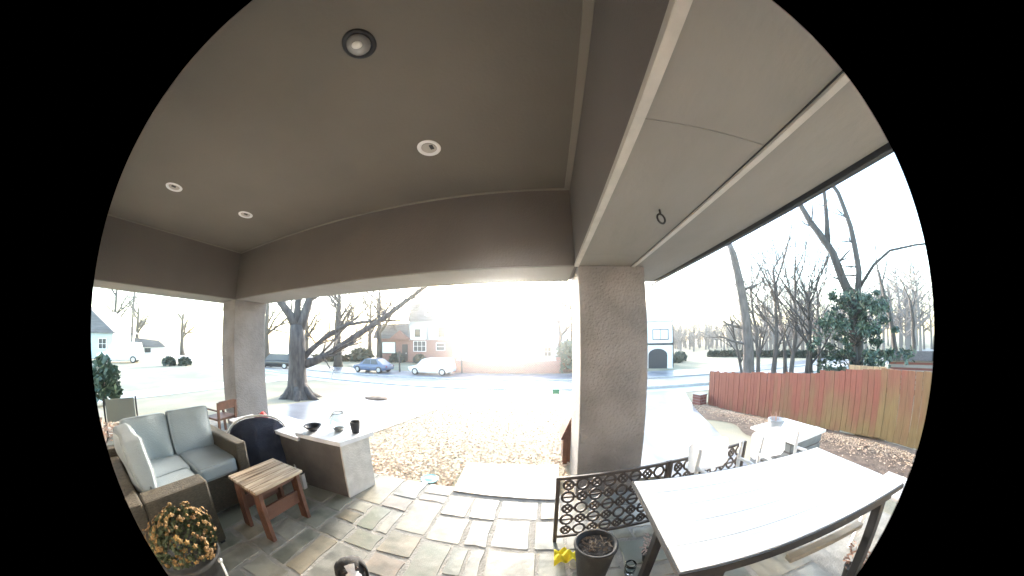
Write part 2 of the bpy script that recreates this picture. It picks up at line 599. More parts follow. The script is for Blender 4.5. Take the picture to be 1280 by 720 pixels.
recessed_light(-.85, .57, 'ceiling light with dark ring and bulging glass lamp, nearest the door', True)
recessed_light(-.83, 1.555, 'white ringed ceiling light close to the middle of the front beam', False)
recessed_light(-3.47, .61, 'small white ceiling light close to the left beam, nearer the house wall', False)
recessed_light(-3.42, 1.55, 'small white ceiling light by the inner corner of the left and front beams', False)
hk = MB()
hk.tube([(0, 0, 0), (0, 0, -.03)], .006, 6)
hk.tube([(0.028 * math.sin(a), 0, -.055 - .028 * math.cos(a + PI)) for a in [2 * PI * k / 16 for k in range(16)]], .006, 6, closed=True)
tag(hk.build('ceiling_hook', M_black, None, True, (.66, 1.24, ZB - .004), .3), 'small black ring hook screwed into the pale soffit', 'hook')

# ------------------------------------------------------------------ winter haze, its forward scatter shaped to make the glare around the sun
hz_ = MB().span(-330, 330, -130, 420, -3.2, 16).build('haze', None)
tag(hz_, 'thin pale winter haze over the yard and street, shaped to glare around the sun', 'haze', kind='stuff')
mh = bpy.data.materials.new('haze')
mh.use_nodes = True
mh.node_tree.nodes.remove(mh.node_tree.nodes['Principled BSDF'])
vol = mh.node_tree.nodes.new('ShaderNodeVolumePrincipled')
vol.inputs['Color'].default_value = (.98, .99, 1, 1)
vol.inputs['Density'].default_value = .0024
vol.inputs['Anisotropy'].default_value = .92
mh.node_tree.links.new(vol.outputs[0], mh.node_tree.nodes['Material Output'].inputs['Volume'])
hz_.data.materials.append(mh)

# ------------------------------------------------------------------ soft furniture on the left


def cushion(name, c, s, m, parent, rot=(0, 0, 0), wr=.008, n=7, pinch=.12, seed=0):
    bm = bmesh.new()
    bmesh.ops.create_cube(bm, size=2)
    bmesh.ops.subdivide_edges(bm, edges=bm.edges[:], cuts=9, use_grid_fill=True)
    rot_m = Matrix.Rotation(rot[2], 3, 'Z') @ Matrix.Rotation(rot[1], 3, 'Y') @ Matrix.Rotation(rot[0], 3, 'X')
    thin = min(range(3), key=lambda i: s[i])
    oth = [i for i in range(3) if i != thin]
    q = random.Random(seed)
    ph = [(q.uniform(2, 6), q.uniform(-4, 4), q.uniform(0, 6)) for _ in range(5)]
    for v in bm.verts:
        p = v.co.copy()
        k = (abs(p.x) ** n + abs(p.y) ** n + abs(p.z) ** n) ** (1 / n)
        p /= k
        a, b = p[oth[0]], p[oth[1]]
        f = 1 - pinch * max(a * a, b * b) ** 2 + .06 * (1 - a * a) * (1 - b * b)
        w = sum(math.sin(A * a + B * b + P) for A, B, P in ph) / 5 * wr
        loc = Vector((p.x * s[0] / 2, p.y * s[1] / 2, p.z * s[2] / 2))
        loc[thin] = loc[thin] * f + (w if p[thin] > 0 else -w)
        v.co = rot_m @ loc + Vector(c)
    me = bpy.data.meshes.new(name)
    for f in bm.faces:
        f.smooth = True
    bm.to_mesh(me)
    bm.free()
    me.materials.append(m)
    co = link(name, me, parent)
    pm = MB()
    for sd in (-1, 1):
        loop = []
        for q_ in range(64):
            t = 2 * PI * q_ / 64
            p = Vector((0, 0, 0))
            p[oth[0]], p[oth[1]] = math.cos(t), math.sin(t)
            mx_ = max(abs(math.cos(t)), abs(math.sin(t)))
            p[thin] = sd * mx_ * .98
            k = (abs(p.x) ** n + abs(p.y) ** n + abs(p.z) ** n) ** (1 / n)
            p /= k
            a, b = p[oth[0]], p[oth[1]]
            f_ = 1 - pinch * max(a * a, b * b) ** 2 + .06 * (1 - a * a) * (1 - b * b)
            w = sum(math.sin(A * a + B * b + P) for A, B, P in ph) / 5 * wr
            loc = Vector((p.x * s[0] / 2, p.y * s[1] / 2, p.z * s[2] / 2))
            loc[thin] = loc[thin] * f_ + (w if p[thin] > 0 else -w)
            loop.append(rot_m @ (loc * 1.004) + Vector(c))
        pm.tube(loop, .0035, 5, closed=True)
    pm.build('piping', mat('piping_cloth', (.24, .275, .285), .9), co, True)
    return co


sofa = thing('corner_sofa', 'L shaped brown wicker corner sofa with pale blue grey cushions', 'sofa', (-2.8, .6, 0))
sx, sy = 2.8, -.6
f = MB()
for b in ((-3.3, -2.56, .18, 1.12, .05, .35), (-2.5601, -2.24, .18, .66, .05, .352), (-3.4, -3.28, .1, 1.22, .03, .60), (-3.279, -2.19, .08, .19, .03, .535),
          (-3.279, -2.52, 1.105, 1.215, .03, .605), (-2.375, -2.192, .191, .67, .03, .53)):
    f.span(b[0] + sx, b[1] + sx, b[2] + sy, b[3] + sy, b[4], b[5], .018)
f.build('wicker_frame', M_wicker, sofa)
for (x, y) in ((-3.36, .14), (-3.36, 1.18), (-2.24, .12), (-2.24, .64), (-2.58, 1.17)):
    MB().span(x - .02 + sx, x + .02 + sx, y - .02 + sy, y + .02 + sy, 0, .05).build('foot', M_black, sofa)
cushion('seat_cushion', (-2.86 + sx, .905 + sy, .42), (.68, .39, .14), M_cushion, sofa, n=10, pinch=.07, seed=1)
cushion('seat_cushion', (-2.93 + sx, .52 + sy, .42), (.54, .37, .14), M_cushion, sofa, n=10, pinch=.07, seed=2)
cushion('seat_cushion', (-2.525 + sx, .495 + sy, .423), (.275, .36, .14), M_cushion, sofa, n=10, pinch=.07, seed=3)
cushion('back_cushion', (-3.13 + sx, .89 + sy, .665), (.15, .42, .40), M_cushion, sofa, (0, -.16, 0), n=14, pinch=.06, wr=.01, seed=4)
b = cushion('back_cushion', (-3.13 + sx, .455 + sy, .66), (.15, .42, .40), M_cushion, sofa, (0, -.16, .05), n=12, pinch=.1, wr=.035, seed=5)
b = cushion('back_cushion', (-2.72 + sx, .265 + sy, .66), (.64, .15, .39), M_cushion, sofa, (.13, .0, .03), n=10, pinch=.1, wr=.025, seed=6)

# chrysanthemum in its pot
mum = thing('flower_pot', 'ball of orange yellow chrysanthemums in a dark pot beside the sofa end', 'potted plant', (-1.80, .30, 0))
MB().lathe([(0, 0), (.12, 0), (.155, .2), (.17, .3), (.178, .3), (.178, .325), (.16, .325), (.15, .29), (0, .285)], n=28).build('pot', M_terracotta_dark, mum, True)
mb = MB()
for i in range(900):
    a, e = U(0, 2 * PI), math.asin(U(-.5, .95))
    r = .2 * U(.75, .97)
    c = Vector((r * math.cos(a) * math.cos(e), r * math.sin(a) * math.cos(e), .44 + r * math.sin(e) * .85))
    v1 = Vector((U(-1, 1), U(-1, 1), U(-1, 1))).normalized() * .018
    mb.quad(c, v1, v1.orthogonal().normalized() * .008)
tag(mb.build('leaves', mat('mum_leaf', (.04, .055, .02), .7), mum, fix=False), kind='stuff')
mb = MB()
for i in range(300):
    a, e = U(0, 2 * PI), math.asin(U(-.35, 1))
    r = .2 * (1 + .1 * math.sin(3 * a + 1) * math.cos(2 * e) + .08 * math.sin(7 * a + 5 * e)) * U(.9, 1.06)
    dirv = Vector((math.cos(a) * math.cos(e), math.sin(a) * math.cos(e), math.sin(e)))
    c = Vector((0, 0, .44)) + Vector((dirv.x, dirv.y, dirv.z * .88)) * r
    t1 = dirv.orthogonal().normalized()
    t2 = dirv.cross(t1)
    R0 = U(.008, .022)
    ctr = mb.bm.verts.new(c + dirv * .006)
    ring = []
    for k in range(10):
        aa = 2 * PI * k / 10
        rr = R0 * (1 if k % 2 else .62)
        ring.append(mb.bm.verts.new(c + (t1 * math.cos(aa) + t2 * math.sin(aa)) * rr - dirv * U(0, .004)))
    for k in range(10):
        mb.bm.faces.new((ctr, ring[k], ring[(k + 1) % 10]))
tag(mb.build('blossoms', mat('mum_petal', (.19, .115, .03), .8, (.11, .055, .014), 16), mum, fix=False), kind='stuff')

st = thing('garden_stake', 'slim pale metal stake with round knob standing by the flower pot', 'stake', (-1.63, .405, 0))
MB().tube([(0, 0, .012), (.004, 0, .3)], .007, 8).build('rod', M_tube, st, True)
MB().blob((.004, 0, .312), .015, 2).build('knob', M_tube, st, True)
MB().lathe([(0, 0), (.05, 0), (.05, .01), (.01, .016), (0, .016)], n=16).build('base', M_terracotta_dark, st)

# slatted side table
bt = thing('slatted_bench', 'small red brown wooden bench with a pale slatted top', 'bench', (-2.09, 1.12, 0))
n = 5
for k in range(n):
    w = .44 / n
    x = -.22 + w * (k + .5)
    MB().box((x, U(-.003, .003), .44 + U(-.001, .001)), (w - .008, .47, .022), None, .003).build('slat', M_slat, bt)
for sgn in (-1, 1):
    for xx in (-1, 1):
        MB().beam((xx * .15, sgn * .19, .415), (xx * .165, sgn * .195, 0), .035, .095, (1, 0, 0), .003).build('leg', M_wood, bt)
    MB().box((0, sgn * .19, .40), (.38, .03, .055), None, .003).build('cross_rail', M_wood, bt)
for xx in (-1, 1):
    m_ = MB()
    m_.extrude_y([(-.013, .16), (.013, .16), (.013, .27), (-.013, .27)], -.17, .17)
    m_.build('stretcher', M_wood, bt).location = (xx * .15, 0, 0)
    MB().span(xx * .15 - .012, xx * .15 + .012, -.174, .174, .375, .427).build('apron', M_wood, bt)

# round-backed navy camp chair, its back to the door
ch = thing('camp_chair', 'navy padded round back camp chair with pale tube frame', 'chair', (-2.82, 1.5, 0), R(56))
bm = bmesh.new()
NR, NA = 9, 36
tilt = Matrix.Rotation(R(-14), 3, 'X')


def shell(rho, a, off):
    ca, sa = math.cos(a), math.sin(a)
    k = (abs(ca) ** 3.6 + abs(sa) ** 3.6) ** (-1 / 3.6)
    x, z = rho * k * ca * .345, rho * k * sa * .33
    if z > 0:
        z *= 1 - .16 * (x / .345) ** 2
    y = .15 * rho ** 2.2 - .012 * math.cos(9 * x / .345) * (1 - rho * rho) + .016 * math.sin(14 * x + 9 * z) * math.sin(17 * z - 5 * x) * (1 - rho ** 4) + off - .05 * (z < 0) * (z / .33) ** 2
    return tilt @ Vector((x, y, z)) + Vector((0, 0, .375))


lay = []
for off in (0, .035):
    rows = [[bm.verts.new(shell(0, 0, off))]]
    for i in range(1, NR + 1):
        rows.append([bm.verts.new(shell(i / NR, 2 * PI * k / NA, off * (1 - .6 * (i / NR) ** 4))) for k in range(NA)])
    for k in range(NA):
        bm.faces.new((rows[0][0], rows[1][k], rows[1][(k + 1) % NA]))
    for i in range(1, NR):
        for k in range(NA):
            bm.faces.new((rows[i][k], rows[i + 1][k], rows[i + 1][(k + 1) % NA], rows[i][(k + 1) % NA]))
    lay.append(rows)
for k in range(NA):
    bm.faces.new((lay[0][NR][k], lay[1][NR][k], lay[1][NR][(k + 1) % NA], lay[0][NR][(k + 1) % NA]))
m_ = MB()
m_.bm.free()
m_.bm = bm
m_.build('padded_seat', M_navy, ch, True)
MB().tube([shell(1.05, 2 * PI * k / 40, -.02) for k in range(40)], .013, 8, closed=True).build('rim_tube', M_tube, ch, True)
for s_ in (-1, 1):
    MB().tube([shell(1.06, PI / 2 - s_ * 1.2, -.02), shell(1.09, PI / 2 - s_ * 1.75, -.03), (s_ * .36, -.14, .12), (s_ * .33, -.2, .008)], .011, 8).build('rear_leg', M_tube, ch, True)
    MB().tube([shell(1.0, -PI / 2 + s_ * .6, .03), (s_ * .28, .12, .2), (s_ * .31, .3, .008)], .011, 8).build('front_leg', M_tube, ch, True)

# stone and dark clad counter, its end coloured brighter for the sun it faces
ct = thing('patio_counter', 'grey topped counter with dark front and stuccoed end in a sunlit tone', 'counter', (-2.02, 1.92, 0))
ox, oy = 2.02, -1.92
MB().prism([(x + ox, y + oy) for x, y in ((-2.34, 1.735), (-1.79, 1.765), (-1.71, 2.1), (-2.34, 2.16))], 0, .55).build('body', M_desk_dark, ct)
MB().prism([(x + ox, y + oy) for x, y in ((-1.787, 1.762), (-1.768, 1.762), (-1.69, 2.095), (-1.709, 2.1))], 0, .549).build('end_panel', M_desk_pale, ct)
MB().prism([(x + ox, y + oy) for x, y in ((-2.36, 1.70), (-1.75, 1.735), (-1.655, 2.13), (-2.36, 2.2))], .551, .592).build('top', M_slabtop, ct)
MB().span(-3.3 + ox, -2.343 + ox, 1.76 + oy, 2.14 + oy, 0, .49).build('low_body', M_desk_dark, ct)
MB().span(-3.33 + ox, -2.362 + ox, 1.72 + oy, 2.18 + oy, .491, .53, .004).build('low_top', M_slabtop, ct)

bw = MB().lathe([(0, 0), (.04, 0), (.075, .035), (.1, .055), (.094, .06), (.07, .042), (.035, .012), (0, .01)], n=24).build('dark_bowl', M_black, None, True, (-2.24, 1.85, .592))
tag(bw, 'shallow black bowl on the grey counter top', 'bowl')
gs = thing('glass_ball', 'clear round glass bowl between the black bowl and black cup', 'vase', (-2.0, 2.0, .592))
GP = [(0, .001), (.045, .001), (.085, .045), (.1, .1), (.088, .15), (.06, .18), (.066, .19), (.06, .192), (.05, .18), (.076, .147), (.088, .1), (.073, .052), (.04, .013), (0, .013)]
MB().lathe(GP, n=32).build('bowl', mat('clear_glass', (.78, .86, .88), .02, trans=1.), gs, True)
MB().lathe([(0, .0135), (.038, .0135), (.055, .026), (0, .028)], n=20).build('dark_pebbles', M_soil, gs)
cup = MB().lathe([(0, 0), (.038, 0), (.045, .04), (.053, .11), (.057, .117), (.051, .117), (.042, .026), (0, .015)], n=22).build('black_cup', M_black, None, True, (-1.80, 2.03, .592))
tag(cup, 'small black tapered cup near the stuccoed end of the counter', 'cup')
bx = thing('grey_bin', 'narrow grey bin with dark lid before the dark counter front', 'bin', (-2.33, 1.66, 0), .1)
MB().box((0, 0, .085), (.06, .05, .17), None, .004).build('body', M_desk_pale, bx)
MB().box((0, 0, .178), (.075, .062, .016), None, .004).build('lid', M_black, bx)

# small pale table and brown chair by the left pillar, red cloth
pt = thing('pale_side_table', 'small pale side table standing behind the navy camp chair', 'table', (-3.78, 1.97, 0))
MB().box((0, 0, .40), (.66, .4, .025), None, .006).build('top', M_white, pt)
for x in (-.26, .26):
    for y in (-.14, .14):
        MB().box((x, y, .195), (.035, .035, .385)).build('leg', M_desk_pale, pt)
MB().box((0, 0, .37), (.56, .3, .03)).build('apron', M_desk_pale, pt)
bc = thing('brown_chair', 'dark brown wooden chair standing against the left pillar', 'chair', (-4.86, 1.95, 0), R(-80))
for x in (-.17, .17):
    MB().beam((x, .16, 0), (x, .23, .56), .035, .035).build('back_post', M_wood, bc)
    MB().box((x, -.17, .19), (.035, .035, .38)).build('leg', M_wood, bc)
    MB().box((x, 0, .43), (.03, .42, .02)).build('arm', M_wood, bc)
MB().box((0, 0, .29), (.38, .38, .03)).build('seat', M_wood, bc)
MB().box((0, .225, .51), (.30, .025, .13), (-.12, 0, 0)).build('back_board', M_wood, bc)
rc = MB()
rc.sheet(fr(-.14, .14, .02), fr(-.12, .12, .02), lambda x, y: max(.004, .15 + .035 * math.sin(31 * x + 9 * y) * math.cos(23 * y) - 5 * x * x - 7 * y * y))
tag(rc.build('red_cloth', mat('red_cloth', (.5, .06, .05), .9, (.4, .04, .04), 12), None, True, (-3.5, 1.98, .413)), 'crumpled red cloth heaped at the end of the pale side table', 'cloth')

# things at the far left beyond the sofa
gc = thing('grey_chair', 'grey green mesh garden chair standing behind the sofa back', 'chair', (-4.35, .36, 0), R(80))
MB().box((0, .2, .68), (.36, .018, .26), (-.15, 0, 0), .006).build('back_panel', mat('mesh_cloth', (.16, .19, .185), .8), gc)
MB().box((0, 0, .38), (.38, .38, .025), None, .006).build('seat', _mats['mesh_cloth'], gc)
for x in (-.2, .2):
    MB().tube([(x, -.2, 0), (x, -.18, .39), (x, .17, .39), (x, .225, .82)], .012, 8).build('side_tube', M_black, gc, True)
    MB().tube([(x, .2, 0), (x, .15, .39)], .012, 8).build('leg', M_black, gc, True)


def leafy_pot(x, y, z, label, m1, m2, rp=.12, hp=.24, hl=.3, nl=150, group=None, lf=1.):
    t = thing('potted_plant', label, 'potted plant', (x, y, z), 0, group)
    MB().lathe([(0, 0), (rp * .7, 0), (rp, hp * .9), (rp * 1.08, hp * .9), (rp * 1.08, hp), (rp * .9, hp), (rp * .85, hp * .88), (0, hp * .88)], n=20).build('pot', m1, t, True)
    mb = MB()
    for i in range(nl):
        a = U(0, 2 * PI)
        r = rp * 1.3 * U(0, 1) ** .5
        h = hp + U(0, hl)
        c = Vector((r * math.cos(a) * (1 + h), r * math.sin(a) * (1 + h), h))
        v = Vector((math.cos(a), math.sin(a), U(-.6, 1))).normalized() * U(.02, .05) * lf
        mb.quad(c, v, v.orthogonal().normalized() * .012 * lf)
    tag(mb.build('foliage', m2, t, fix=False), kind='stuff')
    return t


M_pinkleaf = mat('faded_petals', (.6, .45, .42), .8, (.35, .3, .25), 20)
leafy_pot(-4.55, .12, 0, 'white pot of faded pale flowers behind the sofa corner', M_white, M_pinkleaf, .13, .3, .3, 160)
leafy_pot(-4.0, .62, 0, 'grey pot of dry pinkish flowers between sofa back and grey chair', M_desk_pale, M_pinkleaf, .1, .26, .3, 130)
wp = MB().lathe([(0, 0), (.1, 0), (.13, .34), (.14, .4), (.12, .4), (.1, .36), (0, .35)], n=20).build('white_urn', M_white, None, True, (-4.85, .22, 0))
tag(wp, 'tall white urn at the patio edge beyond the grey chair', 'urn')

# teal lid and the wooden box by the right pillar
td = MB().lathe([(0, .012), (.05, .012), (.085, 0), (.1, .012), (.1, .024), (.086, .014), (.05, .026), (0, .028)], n=28).build('teal_dish', mat('teal_plastic', (.16, .42, .45), .4), None, True, (-1.2, 2.42, T(-1.2, 2.42) + .035))
tag(td, 'pale teal round dish lying in the leaves at the patio edge', 'dish')
bb = thing('wooden_box', 'brown wooden box with sloping top beside the right pillar', 'box', (.42, 3.2, T(.4, 3.2)))
for k in range(4):
    x0 = -.15 + .075 * k
    MB().extrude_y([(x0, 0), (x0 + .069, 0), (x0 + .069, min(.72, .38 + (x0 + .22) * 2.4)), (x0, min(.72, .38 + (x0 + .15) * 2.4))], 0, .03).build('plank', M_wood, bb)
MB().extrude_y([(-.148, 0), (.148, 0), (.148, .70), (-.005, .70), (-.148, .36)], .031, .33).build('body', M_wood, bb)
MB().beam((-.17, .16, .355), (-.005, .16, .745), .37, .025).build('sloping_lid', M_wood, bb)

# ------------------------------------------------------------------ lattice screens
bm_l = MB()
PL, PH = .86, .5
nx, nz = 8, 5
dx, dz = (PL - .05) / nx, PH / nz
for i in range(nx):
    for j in range(nz):
        x, z = -PL / 2 + .025 + dx * (i + .5), .06 + dz * (j + .5)
        st_ = (i + j) % 2
        r = .043 if st_ else .034
        bm_l.tube([(x + r * math.cos(2 * PI * k / 14), 0, z + r * math.sin(2 * PI * k / 14)) for k in range(14)], .0095, 6, closed=True)
        if st_ and i % 3 != 1:
            bm_l.beam((x - r, 0, z), (x + r, 0, z), .009, .013)
        if not st_:
            for sx_, sz_ in ((1, 1), (-1, 1)):
                bm_l.beam((x - sx_ * r * .7, 0, z - sz_ * r * .7), (x + sx_ * r * .7, 0, z + sz_ * r * .7), .009, .013)
        for (ex, ez) in ((1, 0), (0, 1)):
            bm_l.beam((x + ex * r, 0, z + ez * r), (x + ex * (dx - .038), 0, z + ez * (dz - .038)), .009, .02)
scr = thing('lattice_screen', 'low bronze lattice screen standing before the right pillar', 'screen', (0, 0, 0), 0, 'low lattice screens along the patio edge')
bm_l.build('lattice', M_lattice, scr)
for x in (-PL / 2, PL / 2):
    MB().box((x, 0, .29), (.026, .026, .58), None, .003).build('post', M_lattice, scr)
for z in (.05, .567):
    MB().box((0, 0, z), (PL - .027, .02, .022), None, .003).build('rail', M_lattice, scr)
SA = math.atan(.155)
labs = [None, 'low lattice screen between the right pillar and the first white chair', 'low lattice screen behind the second white chair, beyond the white table']
for k in range(2):
    s_ = scr if k == 0 else copy_tree(scr)
    d_ = .02 + PL / 2 + k * (PL + .03)
    s_.location = (.095 + d_ * math.cos(SA), 1.62 + d_ * math.sin(SA), 0)
    s_.rotation_euler.z = SA
    if labs[k]:
        s_['label'] = labs[k]

# dark planter, yellow cloth, dried plants
pp = thing('planter', 'charcoal tapered planter of bare soil before the lattice screen', 'planter', (.325, 1.22, 0))
MB().lathe([(0, 0), (.07, 0), (.078, .02), (.118, .3), (.128, .335), (.128, .352), (.112, .352), (.1, .32), (0, .318)], n=32).build('pot', M_terracotta_dark, pp, True)
mb = MB()
mb.lathe([(0, .332), (.03, .334), (.06, .328), (.085, .331), (.1045, .322)], n=26, jitter=.03)
mb.build('soil', M_soil, pp)
mb = MB()
for i in range(60):
    a, r = U(0, 6.28), U(0, .09)
    v = Vector((U(-1, 1), U(-1, 1), U(-.2, .8))).normalized() * U(.008, .02)
    mb.quad((r * math.cos(a), r * math.sin(a), .336), v, v.orthogonal().normalized() * .004)
tag(mb.build('litter', mat('dry_bits', (.2, .16, .12), .9), pp, fix=False), kind='stuff')
yc = MB()
yc.sheet(fr(-.08, .08, .012), fr(-.06, .06, .012), lambda x, y: max(.004, .065 - 4.5 * (x * x + y * y) + .02 * math.sin(75 * x + 30 * y) + .016 * math.cos(80 * y - 40 * x)))
tag(yc.build('yellow_cloth', mat('yellow_cloth', (.75, .62, .02), .8), None, True, (.185, 1.42, .004)), 'crumpled bright yellow cloth behind the charcoal planter', 'cloth')
dp = leafy_pot(.74, 1.36, 0, 'little pot of dried pinkish plants by the table leg', M_terracotta_dark, M_pinkleaf, .045, .08, .12, 80, None, .35)
dp2 = leafy_pot(1.95, .66, 0, 'small pot of dried reddish plants under the right end of the table', M_terracotta_dark, mat('dry_red', (.25, .15, .11), .8), .05, .1, .15, 70, None, .4)
gl = MB().lathe([(0, 0), (.035, 0), (.04, .06), (.034, .08), (.036, .084), (.03, .084), (.034, .06), (.03, .008), (0, .008)], n=20).build('glass_jar', _mats['clear_glass'], None, True, (.59, 1.27, .004))
tag(gl, 'small clear glass jar on the paving beside the planter', 'jar')

# ------------------------------------------------------------------ white plank table and chairs
tb = thing('plank_table', 'long white plank top table with dark frame and legs', 'table', (1.165, .875, 0), R(-2.6))
TL, TW, TZ = 1.385, .63, .76
n = 5
for k in range(n):
    w = TW / n
    MB().box((0, -TW / 2 + w * (k + .5), TZ - .013 + U(-.0008, .0008)), (TL + U(-.003, .003), w - .002, .026), None, .0012).build('plank', M_plank, tb)
for s_ in (-1, 1):
    MB().box((0, s_ * (TW / 2 - .03), TZ - .052), (TL - .1, .022, .05)).build('apron', M_tableleg, tb)
    MB().box((s_ * (TL / 2 - .035), 0, TZ - .053), (.022, TW - .09, .05)).build('apron', M_tableleg, tb)
    MB().box((s_ * (TL / 2 + .006), 0, TZ - .014), (.006, TW + .016, .024)).build('edge_strip', M_tableleg, tb)
    MB().box((0, s_ * (TW / 2 + .006), TZ - .014), (TL + .004, .006, .024)).build('edge_strip', M_tableleg, tb)
    for t_ in (-1, 1):
        tx_ = -TL / 2 + .2 if s_ < 0 else TL / 2 - .09
        MB().beam((tx_, t_ * (TW / 2 - .06), TZ - .078), (tx_ + s_ * .05, t_ * (TW / 2 - .05), 0), .05, .05, (0, 1, 0), .003).build('leg', M_tableleg, tb)
MB().box((.36, -.16, .45), (.62, .045, .03), None, .004).build('stretcher', mat('bare_wood', (.3, .27, .22), .7, (.22, .2, .16), 8), tb)


def white_chair():
    t = thing('white_chair', 'white patio chair tucked under the far side of the table, next to the pillar', 'chair', (0, 0, 0), 0, 'white chairs on the far side of the table')
    m_ = MB()
    poly = []
    for k in range(13):
        a = PI * k / 12
        poly.append((.175 * math.cos(a) if False else .19 * max(-1, min(1, math.cos(a) * 1.25)), .70 + .07 * math.sin(a)))
    poly += [(-.19, .56), (-.15, .525), (.15, .525), (.19, .56)]
    m_.extrude_y(poly, -.004, .004)
    bk = m_.build('backrest', M_sling, t)
    bk.location = (0, .06, -.0)
    bk.rotation_euler = (-.12, 0, 0)
    MB().box((0, -.2, .43), (.4, .4, .022), None, .008).build('seat', M_white, t)
    for x in (-.2, .2):
        MB().tube([(x, .03, 0), (x, -.0, .43), (x, .01, .62), (x * .98, .0, .76)], .014, 8).build('rear_leg', M_white, t, True)
        MB().tube([(x, -.4, 0), (x, -.37, .43)], .014, 8).build('front_leg', M_white, t, True)
        MB().tube([(x, -.37, .43), (x, -.36, .6), (x, -.1, .63), (x, .01, .62)], .012, 8).build('arm', M_white, t, True)
    return t


wc = white_chair()
wc.location = (1.27, 1.52, 0)
wc.rotation_euler.z = R(4)
w2 = copy_tree(wc)
w2.location = (1.87, 1.5, 0)
w2.rotation_euler.z = R(-6)
w2['label'] = 'white patio chair on the far side of the table, next to the white topped cabinet'
so = thing('white_stool', 'low white stool standing off the right end of the table', 'stool', (2.42, .73, 0))
MB().box((0, 0, .485), (.38, .3, .03), None, .008).build('seat', M_white, so)
for x in (-.15, .15):
    for y in (-.11, .11):
        MB().beam((x, y, .47), (x * 1.1, y * 1.1, 0), .028, .028).build('leg', M_white, so)

# white topped cabinet with a planter bowl on it
cb = thing('garden_cabinet', 'grey slatted garden cabinet with a white top before the red fence', 'cabinet', (3.7, 2.85, T(3.7, 2.85)), R(5))
hc = .15 - T(3.7, 2.85)
MB().box((0, 0, hc - .018), (.9, .82, .036), None, .004).build('top', M_white, cb)
MB().box((0, 0, (hc - .05) / 2), (.8, .70, hc - .05)).build('body', M_desk_dark, cb)
for k in range(5):
    z = .08 + k * (hc - .12) / 4.6
    MB().box((0, -.357, z), (.82, .014, .105), None, .003).build('slat', mat('grey_slat', (.2, .215, .22), .6, (.15, .16, .165), 9), cb)
    MB().box((-.407, 0, z), (.014, .69, .105), None, .003).build('slat', _mats['grey_slat'], cb)
pb = thing('planter_bowl', 'pale grey round planter on the white topped cabinet', 'planter', (3.47, 2.93, .15))
MB().lathe([(0, 0), (.06, 0), (.085, .03), (.125, .13), (.135, .16), (.12, .16), (.1, .13), (0, .125)], n=26).build('bowl', mat('pale_grey_pot', (.33, .34, .34), .6, (.26, .27, .27), 7), pb, True)
mb = MB()
for i in range(9):
    a, r = U(0, 6.28), U(.01, .07)
    x, y = r * math.cos(a), r * math.sin(a)
    mb.tube([(x, y, .12), (x * 1.6, y * 1.6, .12 + U(.05, .1)), (x * 2.3 + U(-.03, .03), y * 2.3, .16 + U(.05, .14))], [.004, .003, .002], 4)
mb.build('dry_stems', mat('dry_stem', (.4, .26, .2), .9), pb)

# ------------------------------------------------------------------ red plank fence on the right
fence = thing('plank_fence', 'long red brown plank fence running along the right edge of the yard', 'fence', (0, 0, 0))


